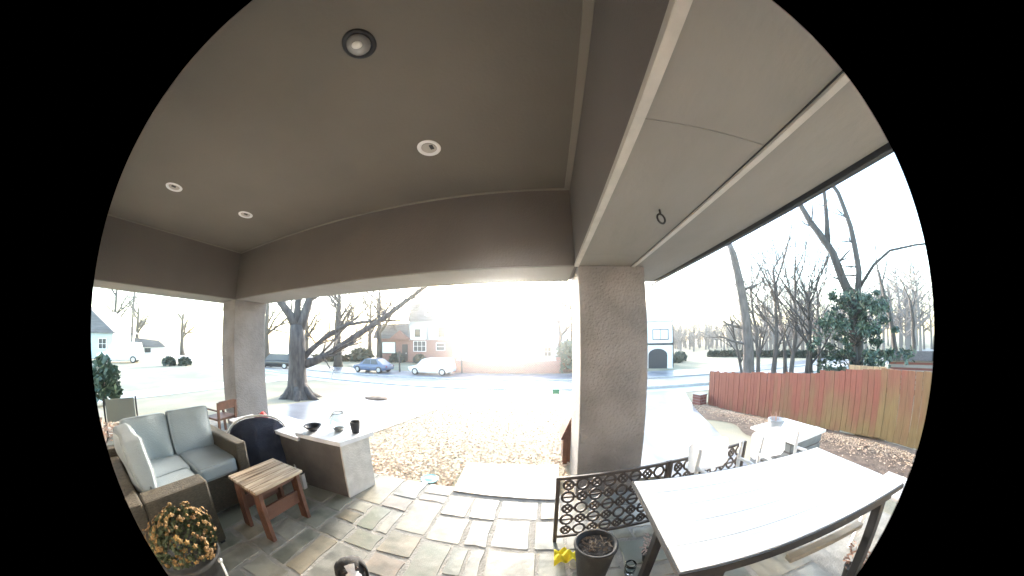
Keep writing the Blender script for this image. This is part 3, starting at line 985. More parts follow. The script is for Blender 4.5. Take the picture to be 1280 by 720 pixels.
def board_mat():
    m = mat('fence_board', (.30, .085, .055), .75)
    n, l = m.node_tree.nodes, m.node_tree.links
    b = n['Principled BSDF']
    geo = n.new('ShaderNodeNewGeometry')
    no = n.new('ShaderNodeTexNoise')
    no.inputs['Scale'].default_value = 1.1
    mp = n.new('ShaderNodeMapping')
    mp.inputs['Scale'].default_value = (1, 1.6, .8)
    l.new(geo.outputs['Position'], mp.inputs[0])
    l.new(mp.outputs[0], no.inputs['Vector'])
    sep = n.new('ShaderNodeSeparateXYZ')
    l.new(geo.outputs['Position'], sep.inputs[0])
    a = n.new('ShaderNodeMath')          # weathering: worn paint towards the near end
    a.operation = 'MULTIPLY_ADD'
    a.inputs[1].default_value = -.115
    a.inputs[2].default_value = .70
    l.new(sep.outputs['Y'], a.inputs[0])
    s = n.new('ShaderNodeMath')
    s.operation = 'ADD'
    l.new(a.outputs[0], s.inputs[0])
    l.new(no.outputs['Fac'], s.inputs[1])
    h = n.new('ShaderNodeMath')          # algae near the soil
    h.operation = 'MULTIPLY_ADD'
    h.inputs[1].default_value = -.28
    h.inputs[2].default_value = -.08
    l.new(sep.outputs['Z'], h.inputs[0])
    s2 = n.new('ShaderNodeMath')
    s2.operation = 'ADD'
    l.new(s.outputs[0], s2.inputs[0])
    l.new(h.outputs[0], s2.inputs[1])
    cr = n.new('ShaderNodeValToRGB')
    e = cr.color_ramp.elements
    e[0].position, e[0].color = .42, (.2, .066, .048, 1)
    e[1].position, e[1].color = .95, (.175, .125, .055, 1)
    k = cr.color_ramp.elements.new(.68)
    k.color = (.175, .085, .05, 1)
    oi = n.new('ShaderNodeObjectInfo')
    s3 = n.new('ShaderNodeMath')
    s3.operation = 'MULTIPLY_ADD'
    s3.inputs[1].default_value = .3
    l.new(oi.outputs['Random'], s3.inputs[0])
    l.new(s2.outputs[0], s3.inputs[2])
    s4 = n.new('ShaderNodeMath')
    s4.operation = 'SUBTRACT'
    s4.inputs[1].default_value = .15
    l.new(s3.outputs[0], s4.inputs[0])
    l.new(s4.outputs[0], cr.inputs[0])
    n2 = n.new('ShaderNodeTexNoise')
    n2.inputs['Scale'].default_value = 14
    mp2 = n.new('ShaderNodeMapping')
    mp2.inputs['Scale'].default_value = (3, 3, .25)
    l.new(geo.outputs['Position'], mp2.inputs[0])
    l.new(mp2.outputs[0], n2.inputs['Vector'])
    mx = n.new('ShaderNodeMixRGB')
    mx.blend_type = 'MULTIPLY'
    mx.inputs[0].default_value = .55
    l.new(cr.outputs[0], mx.inputs[1])
    rr = n.new('ShaderNodeValToRGB')
    rr.color_ramp.elements[0].position, rr.color_ramp.elements[0].color = .3, (.55, .52, .5, 1)
    rr.color_ramp.elements[1].position, rr.color_ramp.elements[1].color = .6, (1, 1, 1, 1)
    l.new(n2.outputs['Fac'], rr.inputs[0])
    l.new(rr.outputs[0], mx.inputs[2])
    l.new(mx.outputs[0], b.inputs['Base Color'])
    return m


M_board = board_mat()
BW = .142
bms = []
for k in range(4):
    mb = MB()
    mb.box((0, 0, .66), (.02, BW - .006, 1.32), None, .003)
    me = bpy.data.meshes.new('board')
    mb.bm.to_mesh(me)
    mb.bm.free()
    me.materials.append(M_board)
    bms.append(me)
FX = lambda y: 6.62 + .012 * (y - 4) - .02 * max(0, y - 6)
y = -1.2
i = 0
while y < 9.15:
    o = link('board', bms[i % 4], fence, (FX(y) + U(-.004, .004), y, T(FX(y), y) + .02 + (.05 if y < 4.2 else 0) + U(-.028, .022)), U(-.03, .03))
    o.rotation_euler.x = U(-.006, .006)
    i += 1
    y += BW
for y0, y1 in fr(-1.2, 9.1, 2.6).__class__([(a, a + 2.57) for a in fr(-1.2, 6.6, 2.6)]):
    for h in (.3, 1.05):
        MB().beam((FX(y0) + .035, y0, T(FX(y0), y0) + h), (FX(y1) + .035, y1, T(FX(y1), y1) + h), .04, .09).build('rail', M_wood, fence)
    MB().box((FX(y1) + .07, y1, T(FX(y1), y1) + .55), (.09, .09, 1.5)).build('post', M_wood, fence)
fb = thing('brick_planter', 'low brown brick planter box at the far end of the red fence', 'planter', (6.28, 9.3, T(6.3, 9.3)), .3)
MB().box((0, 0, .2), (.42, .4, .42), None, .01).build('body', M_brick, fb)
MB().box((0, 0, .425), (.46, .44, .03), None, .006).build('coping', M_kerb, fb)
lt = thing('lattice_gate', 'faded tan section of planks rising above the red fence', 'gate', (6.72, 3.1, T(6.7, 3.1)))
for k in range(7):
    MB().box((.09, -.5 + .15 * k, .72), (.018, .14, 1.44 + U(-.03, .03)), None, .003).build('board', mat('faded_board', (.34, .26, .16), .85, (.26, .2, .13), 7, stretch=(1, 1, .2)), lt)
# far away behind the fence
sh = thing('garden_shed', 'small dark red shed beyond the right end of the fence', 'shed', (17.0, 5.3, T(17, 5.3)), R(15))
MB().box((0, 0, .55), (1.6, 2.2, 1.1)).build('wall', M_brick, sh)
MB().extrude_y([(-.95, 1.1), (.95, 1.1), (0, 1.45)], -1.2, 1.2).build('roof', M_bark_dark, sh)

# ------------------------------------------------------------------ trees


def grow(mb, twigs, p, d, L, r, depth, rn, droop=0., spread=.6, kids=(2, 4), up=.25):
    pts, rad = [Vector(p)], [r]
    d = Vector(d).normalized()
    n = 4
    for k in range(n):
        d = (d + Vector((rn.uniform(-1, 1), rn.uniform(-1, 1), rn.uniform(-1, 1))) * .16 + Vector((0, 0, up * .15 - droop * .1))).normalized()
        pts.append(pts[-1] + d * L / n)
        rad.append(r * (1 - .62 * (k + 1) / n))
    (mb if r > .02 else twigs).tube(pts, rad, 7 if r > .08 else (5 if r > .02 else 3), cap=False)
    if depth <= 0:
        return
    for _ in range(rn.randint(*kids)):
        k = rn.randint(1, n)
        ax = d.orthogonal()
        ax.rotate(Matrix.Rotation(rn.uniform(0, 2 * PI), 3, d))
        nd = (d * rn.uniform(.6, 1.1) + ax * spread * rn.uniform(.6, 1.3) + Vector((0, 0, up * .6))).normalized()
        grow(mb, twigs, pts[k], nd, L * rn.uniform(.5, .75), max(.004, rad[k] * rn.uniform(.5, .75)), depth - 1, rn, droop, spread, kids, up)


def bare_tree(x, y, h, r, label, seed, m, forks=3, depth=3, lean=(0, 0), first=.4, spread=.6, group=None, kids=(2, 4), name='bare_tree'):
    rn = random.Random(seed)
    z = T(x, y)
    t = thing(name, label, 'tree', (x, y, z), 0, group)
    tr, br, tw = MB(), MB(), MB()
    pts, rad = [], []
    n = 7
    for k in range(n + 1):
        f = k / n
        pts.append(Vector((lean[0] * f + rn.uniform(-.05, .05) * h * .15, lean[1] * f + rn.uniform(-.05, .05) * h * .15, -.1 + (h * .75) * f)))
        rad.append(r * ((1.45 if k == 0 else 1.1 if k == 1 else 1) * (1 - .55 * f)))
    tr.tube(pts, rad, 9, cap=True)
    for j in range(forks):
        a = 2 * PI * j / forks + rn.uniform(-.4, .4)
        k = max(1, min(n, int(round(n * (first + (1 - first) * (j + .8) / forks)))))
        grow(br, tw, pts[k], (math.cos(a) * spread, math.sin(a) * spread, .8), h * rn.uniform(.3, .45), rad[k] * .62, depth, rn, 0, spread, kids)
    tr.build('trunk', m, t, True)
    br.build('branches', m, t, True, fix=False)
    if len(tw.bm.verts):
        tag(tw.build('twigs', m, t, fix=False), kind='stuff')
    return t


# the big tree on the front lawn
oak = thing('oak_tree', 'big bare tree by the driveway with a long low limb reaching right', 'tree', (-7.55, 5.74, T(-7.55, 5.74)))
rn = random.Random(5)
V_ = lambda x, y, z: Vector((x + 7.55, y - 5.74, z - T(-7.55, 5.74)))
tr = MB()
tr.tube([V_(-7.55, 5.74, -.45), V_(-7.55, 5.74, -.3), V_(-7.55, 5.74, 0), V_(-7.53, 5.76, .7), V_(-7.52, 5.76, 1.4), V_(-7.53, 5.75, 2.0)], [.6, .47, .35, .29, .28, .24], 14)
for a in range(6):
    b_ = a * 1.05 + .3
    tr.tube([V_(-7.55 + .25 * math.cos(b_), 5.74 + .25 * math.sin(b_), 0), V_(-7.55 + .5 * math.cos(b_), 5.74 + .5 * math.sin(b_), -.28), V_(-7.55 + .95 * math.cos(b_), 5.74 + .95 * math.sin(b_), -.48)], [.14, .12, .05], 7)
tr.build('trunk', M_bark, oak, True)
limbs = [
    ([(-7.53, 5.75, 1.85), (-7.66, 5.55, 2.3), (-7.92, 5.27, 2.75), (-8.3, 4.9, 3.5), (-8.7, 4.5, 4.6)], .17),
    ([(-7.53, 5.75, 1.9), (-7.55, 5.75, 2.5), (-7.54, 5.78, 3.2), (-7.6, 5.9, 4.6), (-7.5, 6.0, 6)], .14),
    ([(-7.5, 5.78, 1.8), (-7.4, 5.92, 2.2), (-7.28, 6.02, 2.8), (-7.1, 6.2, 3.8), (-6.9, 6.6, 5.2)], .2),
    ([(-7.45, 5.85, .72), (-7.2, 6.15, .82), (-6.8, 6.6, 1.08), (-6.2, 7.1, 1.6), (-5.3, 7.7, 2.3), (-4.6, 8.2, 3.0), (-3.9, 8.7, 3.7), (-3.0, 9.4, 4.6)], .15),
    ([(-7.45, 5.85, .85), (-7.2, 6.15, 1.25), (-6.85, 6.55, 1.7), (-6.4, 7.0, 2.05), (-5.7, 7.6, 2.2), (-4.9, 8.2, 2.25)], .1),
]
tw = MB()
for pts, r in limbs:
    br = MB()
    P = [V_(*q) for q in pts]
    k = len(P)
    rad = [r * (1 - .65 * i / (k - 1)) for i in range(k)]
    br.tube(P, rad, 9, cap=True)
    for i in range(2, k):
        for _ in range(3):
            d = (P[i] - P[i - 1]).normalized()
            s = Vector((rn.uniform(-1, 1), rn.uniform(-1, 1), rn.uniform(-.2, 1))).normalized()
            grow(br, tw, P[i - 1].lerp(P[i], rn.random()), d * .7 + s, rn.uniform(.8, 1.7), max(.014, rad[i] * .42), 4, rn, 0, .7, (2, 3))
    br.build('limb', M_bark, oak, True, fix=False)
tag(tw.build('twigs', M_bark, oak, fix=False), kind='stuff')

# right of the fence
ta = thing('broken_tree', 'tall broken pale trunk behind the red fence', 'tree', (10.63, 11.13, T(10.63, 11.13)))
mb, tw = MB(), MB()
mb.tube([(0, 0, -.2), (0, 0, .4), (-.02, .05, 2), (-.12, .1, 3.6), (-.22, .2, 5.2), (-.35, .3, 6.9), (-.45, .4, 7.5)], [.42, .34, .3, .27, .24, .2, .17], 10)
mb.build('trunk', M_bark_pale, ta, True)
for z, dx_, dy_, L, r in ((3.0, -.9, .6, 1.3, .09), (4.9, .6, -.5, 1.0, .09), (2.2, -1, .5, 1.6, .08), (5.9, -.6, .4, .5, .04), (3.6, 1, -.5, 1.1, .05)):
    br = MB()
    grow(br, tw, (-.04 - .03 * z, .04 * z, z), (dx_, dy_, .35), L, r, 2, random.Random(int(z * 10)), 0, .8, (2, 3))
    br.build('limb', M_bark_pale, ta, True, fix=False)
tag(tw.build('twigs', M_bark_pale, ta, fix=False), kind='stuff')

tbk = thing('forked_tree', 'tall dark tree forking above the evergreen behind the fence', 'tree', (13.61, 6.8, T(13.61, 6.8)))
mb = MB()
z0 = T(13.61, 6.8)
mb.tube([(0, 0, -.2), (0, 0, .6), (0, 0, 2.2), (0, 0, 3.7)], [.42, .34, .31, .3], 11)
mb.build('trunk', M_bark_dark, tbk, True)
tw = MB()
for pts, r in (([(0, 0, 3.6), (-.25, .35, 4.8), (-.4, .55, 6.0), (-.85, 1.15, 7.6), (-1.15, 1.5, 9.2), (-1.4, 1.8, 12)], .25),
               ([(-.5, .65, 6.4), (-.4, .45, 7.6), (-.2, .2, 9.2), (0, 0, 12)], .14),
               ([(.05, -.05, 3.5), (.25, -.3, 5), (.22, -.35, 7.0), (.05, -.3, 8.6), (-.15, 0.1, 10), (-.3, .3, 13)], .17),
               ([(.2, -.28, 4.4), (.45, -1.0, 5.2), (.55, -1.8, 5.6), (.6, -2.9, 5.55), (.7, -4, 5.4)], .08)):
    br = MB()
    P = [Vector(q) for q in pts]
    rad = [r * (1 - .6 * i / (len(P) - 1)) for i in range(len(P))]
    br.tube(P, rad, 8)
    q = random.Random(int(r * 100))
    for i in range(1, len(P)):
        for _ in range(2):
            grow(br, tw, P[i - 1].lerp(P[i], q.random()), (q.uniform(-1, 1), q.uniform(-1, 1), q.uniform(0, .7)), q.uniform(.4, 1.1), rad[i] * .35, 2, q, 0, .7, (1, 3))
    br.build('limb', M_bark_dark, tbk, True, fix=False)
tag(tw.build('twigs', M_bark_dark, tbk, fix=False), kind='stuff')

# evergreen in front of the forked trunk
hy = thing('evergreen', 'bushy dark evergreen wrapped round the foot of the forked tree', 'tree', (13.0, 6.55, T(13, 6.55)))
tr = MB()
tr.tube([(0, 0, -.1), (.05, 0, 1.5), (0, .05, 3.6)], [.12, .09, .03], 7)
rn = random.Random(21)
clumps = []
for i in range(105):
    a = rn.uniform(0, 2 * PI)
    z = .55 + 3.5 * rn.random() ** .8
    R_ = 1.6 * max(.12, min(1, (z - .1) / .9)) * (1.08 - max(0, z - 2.1) / 3.2) * rn.uniform(.3, 1.3)
    c = Vector((R_ * math.cos(a), R_ * math.sin(a), z))
    clumps.append((c, rn.uniform(.1, .34)))
    if i % 2 == 0:
        tr.tube([(0, 0, max(.3, z - .6)), c * .6 + Vector((0, 0, z * .3)), c], [.03, .018, .008], 4)
tr.build('trunk', M_bark_dark, hy, True)
for kk in range(2):
    mb = MB()
    for c, r in clumps:
        for _ in range(34 if kk == 0 else 20):
            v = Vector((rn.gauss(0, 1), rn.gauss(0, 1), rn.gauss(0, .75))) * r * .55
            n_ = Vector((rn.uniform(-1, 1), rn.uniform(-1, 1), rn.uniform(-.3, 1))).normalized()
            t1 = n_.orthogonal().normalized()
            t1.rotate(Matrix.Rotation(rn.uniform(0, 6.28), 3, n_))
            L = rn.uniform(.05, .095)
            mb.quad(c + v, t1 * L, n_.cross(t1) * L * .42)
    tag(mb.build('foliage', M_leaf[kk], hy, fix=False), kind='stuff')

# thinner bare trees behind the fence
GR = 'thin bare trees behind the red fence'
spec = [(11.9, 11.6, 5.6, .11, M_bark_pale, (-.3, .2)), (12.6, 11.1, 6.6, .13, M_bark_pale, (.2, -.1)), (13.1, 10.4, 6.4, .12, M_bark_pale, (.5, -.3)), (13.5, 9.6, 5.6, .1, M_bark, (.3, -.2)), (12.9, 8.9, 5.0, .1, M_bark_dark, (-.1, 0)), (15.5, 12.6, 6.2, .12, M_bark, (-.4, .3)), (16.5, 10.7, 6.0, .11, M_bark, (.1, .1)),
        (11.6, 12.6, 4.2, .08, M_bark, (-.6, .5))]
lb = ['thin bare tree leaning away from the broken trunk, first to its right', 'pale bare tree with many twigs, second right of the broken trunk', 'leaning bare tree, third right of the broken trunk', 'slim grey tree close to the left side of the evergreen', 'dark slim trunk rising at the left edge of the evergreen',
      'bare grey tree standing further back right of the broken trunk', 'bare grey tree standing further back behind the evergreen', 'low branching bare tree just left of the broken trunk']
for i, ((x, y, h, r, m, ln), l_) in enumerate(zip(spec, lb)):
    bare_tree(x, y, h * 1.25, r * 1.15, l_, 40 + i, m, 10, 4, ln, .15, .6, GR, (2, 4))
for x, y, h, r, ln, l_, sd in ((21.2, 7.5, 8.4, .2, (-.4, .9), 'dark leaning bare trunk right of the evergreen', 61), (21.2, 6.5, 5.6, .17, (-.1, .1), 'short dark broken trunk at the far right of the yard', 62), (20.5, 5.4, 3.2, .1, (.4, -1.2), 'slanting dark trunk behind the small red shed', 63)):
    bare_tree(x, y, h, r, l_, sd, M_bark_dark, 2, 1, ln, .7, .5, None, (1, 2))
# trees on the left and across the road
M_bark_far = mat('street_tree_bark', (.05, .044, .04), 1, (.035, .031, .029), 6)
for x, y, h, r, l_, sd in ((-23.9, 24.5, 12, .45, 'bare tree across the road seen right of the big oak trunk', 71), (-33, 27, 11, .4, 'bare tree across the road just behind the long low limb', 72), (-36, 22, 12, .42, 'bare tree across the road left of the big oak trunk', 73),
                        (-30, 31, 13, .4, 'tall bare tree across the road, behind the upper fork of the oak', 80), (-41, 30, 12, .4, 'bare tree far beyond the road, between the left pillar and the oak', 81), (-21.5, 30, 13, .4, 'bare tree rising in front of the brick house wing', 82),
                        (1.75, 25.9, 11, .2, 'bare tree across the road just left of the right pillar', 74), (3.2, 28, 12, .22, 'taller bare tree beside the right pillar across the road', 75),
                        (-62, 17.5, 10, .4, 'round crowned bare tree left of the left pillar', 76), (-66, 9.5, 10, .4, 'round crowned bare tree left of the utility pole', 77), (-58, 4.6, 13, .35, 'sparse bare tree beside the pale blue house', 78), (-28, 36.5, 13, .35, 'bare tree beside the brick house wing', 79)):
    bare_tree(x, y, h, r, l_, sd, M_bark_far, 8, 4, (0, 0), .3, .8, 'bare trees around the street', (3, 4))

# far woods: one soft mass of bare trees
mb = MB()
rn = random.Random(3)
for i in range(420):
    if i < 220:
        x, y = rn.uniform(26, 110), rn.uniform(52, 110)
    elif i < 330:
        x, y = rn.uniform(38, 90), rn.uniform(5, 50)
    else:
        x, y = rn.choice((rn.uniform(-120, -48), rn.uniform(6, 26))), rn.uniform(85, 130)
    h = rn.uniform(7, 13) * (.7 if i < 220 else 1)
    z = T(x, y)
    mb.tube([(x, y, z), (x + rn.uniform(-.4, .4), y, z + h * .6), (x + rn.uniform(-.6, .6), y, z + h)], [.25, .16, .04], 3, cap=False)
    for _ in range(22):
        zz = z + h * rn.uniform(.25, .9)
        a = rn.uniform(0, 6.28)
        L = h * rn.uniform(.15, .36)
        mb.tube([(x, y, zz), (x + L * .6 * math.cos(a), y + L * .6 * math.sin(a), zz + L * .4), (x + L * math.cos(a), y + L * math.sin(a), zz + L)], [.11, .07, .03], 3, cap=False)
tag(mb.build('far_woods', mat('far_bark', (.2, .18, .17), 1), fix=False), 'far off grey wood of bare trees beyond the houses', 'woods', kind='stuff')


def shrub(x, y, r, h, label, group=None, m=None, n=420, name='shrub'):
    t = thing(name, label, 'shrub', (x, y, T(x, y)), 0, group)
    mb = MB()
    rn = random.Random(int(x * 31 + y * 7))
    for i in range(n):
        a, e = rn.uniform(0, 6.28), math.asin(rn.uniform(-.3, 1))
        k = rn.uniform(.6, 1.05)
        c = Vector((r * k * math.cos(a) * math.cos(e), r * k * math.sin(a) * math.cos(e), h * (.3 + .7 * k * math.sin(e))))
        v = Vector((rn.uniform(-1, 1), rn.uniform(-1, 1), rn.uniform(-1, 1))).normalized() * r * .2
        mb.quad(c, v, v.orthogonal().normalized() * r * .11)
    tag(mb.build('foliage', m or M_leaf[1], t, fix=False), kind='stuff')
    MB().tube([(0, 0, -.05), (0, 0, h * .7)], [.06, .02], 6).build('stem', M_bark_dark, t)
    return t


shrub(-30.1, 7.2, .62, .75, 'clipped dark shrub on the left lawn, nearer the utility pole', 'clipped dark shrubs on the left lawn')
shrub(-29.6, 8.6, .6, .72, 'clipped dark shrub on the left lawn, nearer the left pillar', 'clipped dark shrubs on the left lawn')
shrub(17.2, 31.5, 1.0, 1.1, 'round dark shrub at the corner of the white garage')
shrub(18.9, 33.2, .9, 1.3, 'smaller dark shrub behind the one at the garage corner')
shrub(-12.5, .62, .55, 1.5, 'tall green shrub at the far left beyond the patio', m=M_leaf[0])
shrub(-20.5, 33.2, 1.1, 1.3, 'dark shrub below the windows of the brick house, by its door')
shrub(-16.6, 32.8, .9, 1.2, 'dark pointed shrub before the brick house, behind the white car')
shrub(-27, 33, 1.8, 1.8, 'wide dark shrub at the left corner of the brick house')
shrub(2.4, 24.9, 1.1, 3.0, 'evergreen shrub rising above the wooden fence across the road', m=M_leaf[0])
for k, (x, y, l_) in enumerate(((-38, 26, 'dark hedge beyond the road, left of the oak trunk'), (-31, 29, 'dark hedge beyond the road, right of the oak trunk'), (30, 36, 'low dark hedge beyond the yard, right of the white garage'), (34, 31, 'low dark hedge beyond the yard, left of the broken trunk'), (37, 26, 'low dark hedge beyond the yard, right of the broken trunk'), (39, 19, 'low dark hedge far behind the evergreen'))):
    t = thing('hedge', l_, 'hedge', (x, y, T(x, y)), math.atan2(-x, y) + PI / 2 + PI / 2)
    mb = MB()
    rn = random.Random(k)
    for i in range(700):
        c = Vector((rn.uniform(-3.6, 3.6), rn.uniform(-.5, .5), rn.uniform(0, .9) + .15 * math.sin(i)))
        v = Vector((rn.uniform(-1, 1), rn.uniform(-1, 1), rn.uniform(-1, 1))).normalized() * .22
        mb.quad(c, v, v.orthogonal().normalized() * .12)
    tag(mb.build('foliage', M_leaf[1], t, fix=False), kind='stuff')

# ------------------------------------------------------------------ houses
def window(parent, x, y, z, w, h, mf, mg, bars=(1, 1)):
    """window in a wall facing -Y; frame with pane and glazing bars"""
    f = MB()
    t = .07
    f.span(x - w / 2, x + w / 2, y - .06, y + .02, z - h / 2, z - h / 2 + t)
    f.span(x - w / 2, x + w / 2, y - .06, y + .02, z + h / 2 - t, z + h / 2)
    f.span(x - w / 2, x - w / 2 + t, y - .06, y + .02, z - h / 2 + t, z + h / 2 - t)
    f.span(x + w / 2 - t, x + w / 2, y - .06, y + .02, z - h / 2 + t, z + h / 2 - t)
    for i in range(1, bars[0]):
        xx = x - w / 2 + w * i / bars[0]
        f.span(xx - .025, xx + .025, y - .045, y + .015, z - h / 2 + t, z + h / 2 - t)
    for i in range(1, bars[1]):
        zz = z - h / 2 + h * i / bars[1]
        f.span(x - w / 2 + t, x + w / 2 - t, y - .041, y + .012, zz - .025, zz + .025)
    fo = f.build('window', mf, parent)
    MB().span(x - w / 2 + t, x + w / 2 - t, y - .02, y - .005, z - h / 2 + t, z + h / 2 - t).build('pane', mg, fo)
    return fo


M_blind = mat('white_blind', (.75, .75, .74), .5)
M_roof = mat('grey_shingle', (.16, .16, .17), .9, (.11, .11, .12), 3, stretch=(.3, 1, 2))
M_siding = mat('white_siding', (.8, .8, .79), .6, (.74, .74, .73), 1.5, stretch=(.2, .2, 8))
M_blue = mat('blue_grey_siding', (.33, .37, .43), .7, (.29, .33, .39), 1.5, stretch=(.2, .2, 8))
hz = -1.55
H = thing('town_house', 'brown brick town house with grey mansard roof and white bays across the road', 'house', (-12, 34, hz))
hx = 12
for a, b, z0, z1, m, y0, nm in ((-24.8, -18.9, 0, 3.45, M_brick, 0, 'wing_wall'), (-18.9, -12, 0, 3.2, M_brick, -.4, 'wall'), (-18.9, -12, 3.2, 5.9, mat('grey_render', (.34, .33, .32), .8), -.2, 'upper_wall'),
                            ):
    MB().span(a + hx + .004, b + hx, y0, 8, z0, z1).build(nm, m, H)
MB().extrude_y([(-25.2 + hx, 3.45), (-18.7 + hx, 3.45), (-18.9 + hx, 5.7), (-24.2 + hx, 5.5)], -.5, 8).build('roof', M_roof, H)
MB().extrude_y([(-19.1 + hx, 5.9), (-11.9 + hx, 5.9), (-11.9 + hx, 8.5), (-18.4 + hx, 8.5)], -.35, 8).build('mansard_roof', M_roof, H)
MB().span(-17.4 + hx, -16.6 + hx, 1, 1.8, 8.4, 9.9).build('chimney', M_brick, H)
MB().extrude_y([(-22 + hx, 3.3), (-18.3 + hx, 3.3), (-20.1 + hx, 4.6)], -.9, -.2).build('porch_gable', M_brick, H)
window(H, -22.5 + hx, -.02, 2.1, 2.5, 1.75, M_dark, M_blind, (1, 1))
d_ = MB().span(-20.1 + hx, -19.2 + hx, -.06, .02, .2, 2.6).build('door', M_dark, H)
MB().span(-19.5 + hx, -19.36 + hx, -.1, -.061, 1.2, 1.4).build('handle', M_rim, d_)
window(H, -17.0 + hx, -.42, 2.35, 2.0, 1.5, M_white, M_glass, (3, 2))
window(H, -13.8 + hx, -.42, 2.3, 1.3, 1.1, M_white, M_glass, (1, 2))
for a, b in ((-18.4, -16.0), (-15.4, -14.3), (-13.0, -12.02)):
    w = MB().span(a + hx, b + hx, -.7, -.21, 3.3, 5.2).build('bay', M_white, H)
window(H, -17.2 + hx, -.71, 4.2, .9, 1.1, M_dark, M_glass, (1, 2))
window(H, -13.7 + hx, -.22, 4.3, .9, 1.3, M_dark, M_glass, (1, 2))
for x in (-15.6, -13.3):
    dm = MB().span(x + hx - .5, x + hx + .5, -.6, .6, 6.6, 8.0).build('dormer', M_white, H)
    window(H, x + hx, -.62, 7.3, .7, 1.0, M_white, M_glass, (1, 2))
H2 = thing('blue_house', 'blue grey sided house behind the board fence across the road', 'house', (1.3, 34.3, hz))
MB().span(-2.1, 2.1, 0, 8, 0, 8).build('wall', M_blue, H2)
MB().extrude_y([(-2.4, 8), (2.4, 8), (1.9, 9.2), (-1.9, 9.2)], -.3, 8.3).build('roof', M_roof, H2)
window(H2, 0, -.01, 5.4, 1.2, 1.5, M_white, M_glass, (2, 2))
window(H2, -.6, -.01, 1.6, 1.0, 1.3, M_white, M_glass, (2, 2))
MB().span(-2.6, 1.6, -2.4, -.01, 2.75, 2.95).build('porch_roof', M_white, H2)
for x in (-2.4, 1.4):
    MB().span(x - .07, x + .07, -2.3, -2.16, 0, 2.749).build('porch_post', M_white, H2)

bwl = thing('brick_garden_wall', 'low brick wall along the far side of the road', 'wall', (-4, 24.2, hz))
MB().span(-4.4, 5.4, 0, .24, 0, 1.15).build('body', M_brick, bwl)
MB().span(-4.45, 5.45, -.03, .27, 1.151, 1.23, .01).build('coping', M_kerb, bwl)
for x in (-4.5, 5.5):
    MB().span(x - .2, x + .2, -.06, .34, 0, 1.5).build('pier', M_brick, bwl)
wf = thing('board_fence', 'reddish board fence across the road by the right pillar', 'fence', (1.9, 24.6, hz))
me = None
for k in range(24):
    if me is None:
        o = MB().box((0, 0, 1.0), (.145, .025, 2.0), None, .004).build('board', M_wood, wf)
        me = o.data
        o.location.x = -.25
    else:
        o = link('board', me, wf, (-.25 + .153 * k, U(-.006, .006), U(-.02, .02)))
for z in (.5, 1.6):
    MB().span(-.4, 3.4, .02, .06, z, z + .09).build('rail', M_wood, wf)
for x, y, h, l_ in ((-13.9, 22.9, 2.0, 'dark wooden post by the front of the white car'), (-7.6, 23.7, 2.0, 'thin dark post behind the white car')):
    t = thing('street_post', l_, 'post', (x, y, T(x, y)))
    MB().box((0, 0, h / 2), (.13, .13, h), None, .01).build('post', M_bark_dark, t)
    MB().box((0, 0, h + .02), (.18, .18, .04)).build('cap', M_bark_dark, t)
sg = thing('yard_sign', 'small green yard sign near the kerb', 'sign', (.53, 10.1, T(.53, 10.1)))
MB().box((0, 0, .24), (.26, .012, .18)).build('panel', mat('sign_green', (.05, .2, .1), .6), sg)
for x in (-.1, .1):
    MB().box((x, .01, .08), (.008, .008, .2)).build('stake', M_rim, sg)
dg = MB()
dg.blob((0, 0, 0), .4, 3, (1.1, .8, .16), .12)  # low dark patch on the driveway
tag(dg.build('dark_patch', M_mulch, None, True, (-5.6, 7.55, T(-5.6, 7.55) + .03)), 'small dark patch on the driveway near the oak', 'leaf pile')

GA = thing('white_garage', 'white two storey garage house beyond the right pillar with arched door', 'house', (11.2, 26.4, T(11, 26)), R(-22))
gz = T(11, 26)
MB().span(-4, 2.6, 0, 6, 0, 4.9).build('wall', M_siding, GA)
MB().extrude_y([(-4.4, 4.9), (3.0, 4.9), (2.2, 5.5), (-.7, 6.4), (-3.6, 5.5)], -.4, 6.4).build('roof', M_siding, GA)
MB().span(-4.02, 2.62, -.05, -.004, 2.42, 2.62).build('band', M_dark, GA)
window(GA, 1.3, -.01, 3.5, 1.7, 1.1, M_dark, M_blind, (2, 1))
arch = [(-.9, 0), (1.1, 0), (1.1, 1.4)] + [(.1 + 1.0 * math.cos(a), 1.4 + .65 * math.sin(a)) for a in [PI * k / 10 for k in range(1, 10)]] + [(-.9, 1.4)]
MB().extrude_y([(x + .9, z) for x, z in arch], -.04, -.003).build('garage_door', mat('door_blue_grey', (.03, .032, .038), .6), GA)
MB().tube([(2.63, -.06, 4.6), (2.63, -.06, .1)], .05, 8).build('downpipe', M_dark, GA)

HB = thing('pale_blue_house', 'pale blue gabled house at the far left beyond the patio', 'house', (-46, 1.2, T(-46, 1)), R(60))
MB().span(-4, 2.6, 0, 7, 0, 2.8).build('wall', mat('pale_blue_siding', (.5, .6, .64), .7, (.44, .54, .58), 1.2, stretch=(.3, .3, 9)), HB)
MB().extrude_y([(-4.5, 2.8), (3.1, 2.8), (-.7, 5.6)], -.5, 7.5).build('roof', M_roof, HB)
window(HB, 1.2, -.01, 1.6, 1.1, 1.2, M_white, M_glass, (2, 2))
HC = thing('white_cottage', 'low white cottage with grey roof beyond the left lawn', 'house', (-52, 8.6, T(-52, 8)), R(78))
MB().span(-2.6, 3.0, 0, 4, 0, 1.1).build('wall', M_siding, HC)
MB().extrude_y([(-3, 1.1), (3.3, 1.1), (2.2, 2.0), (-2.2, 2.4)], -.4, 4.4).build('roof', M_roof, HC)
window(HC, .5, -.01, .65, .9, .6, M_dark, M_glass, (2, 1))
up = thing('utility_pole', 'dark utility pole beyond the left lawn', 'pole', (-44, 5.7, T(-44, 5.7)))
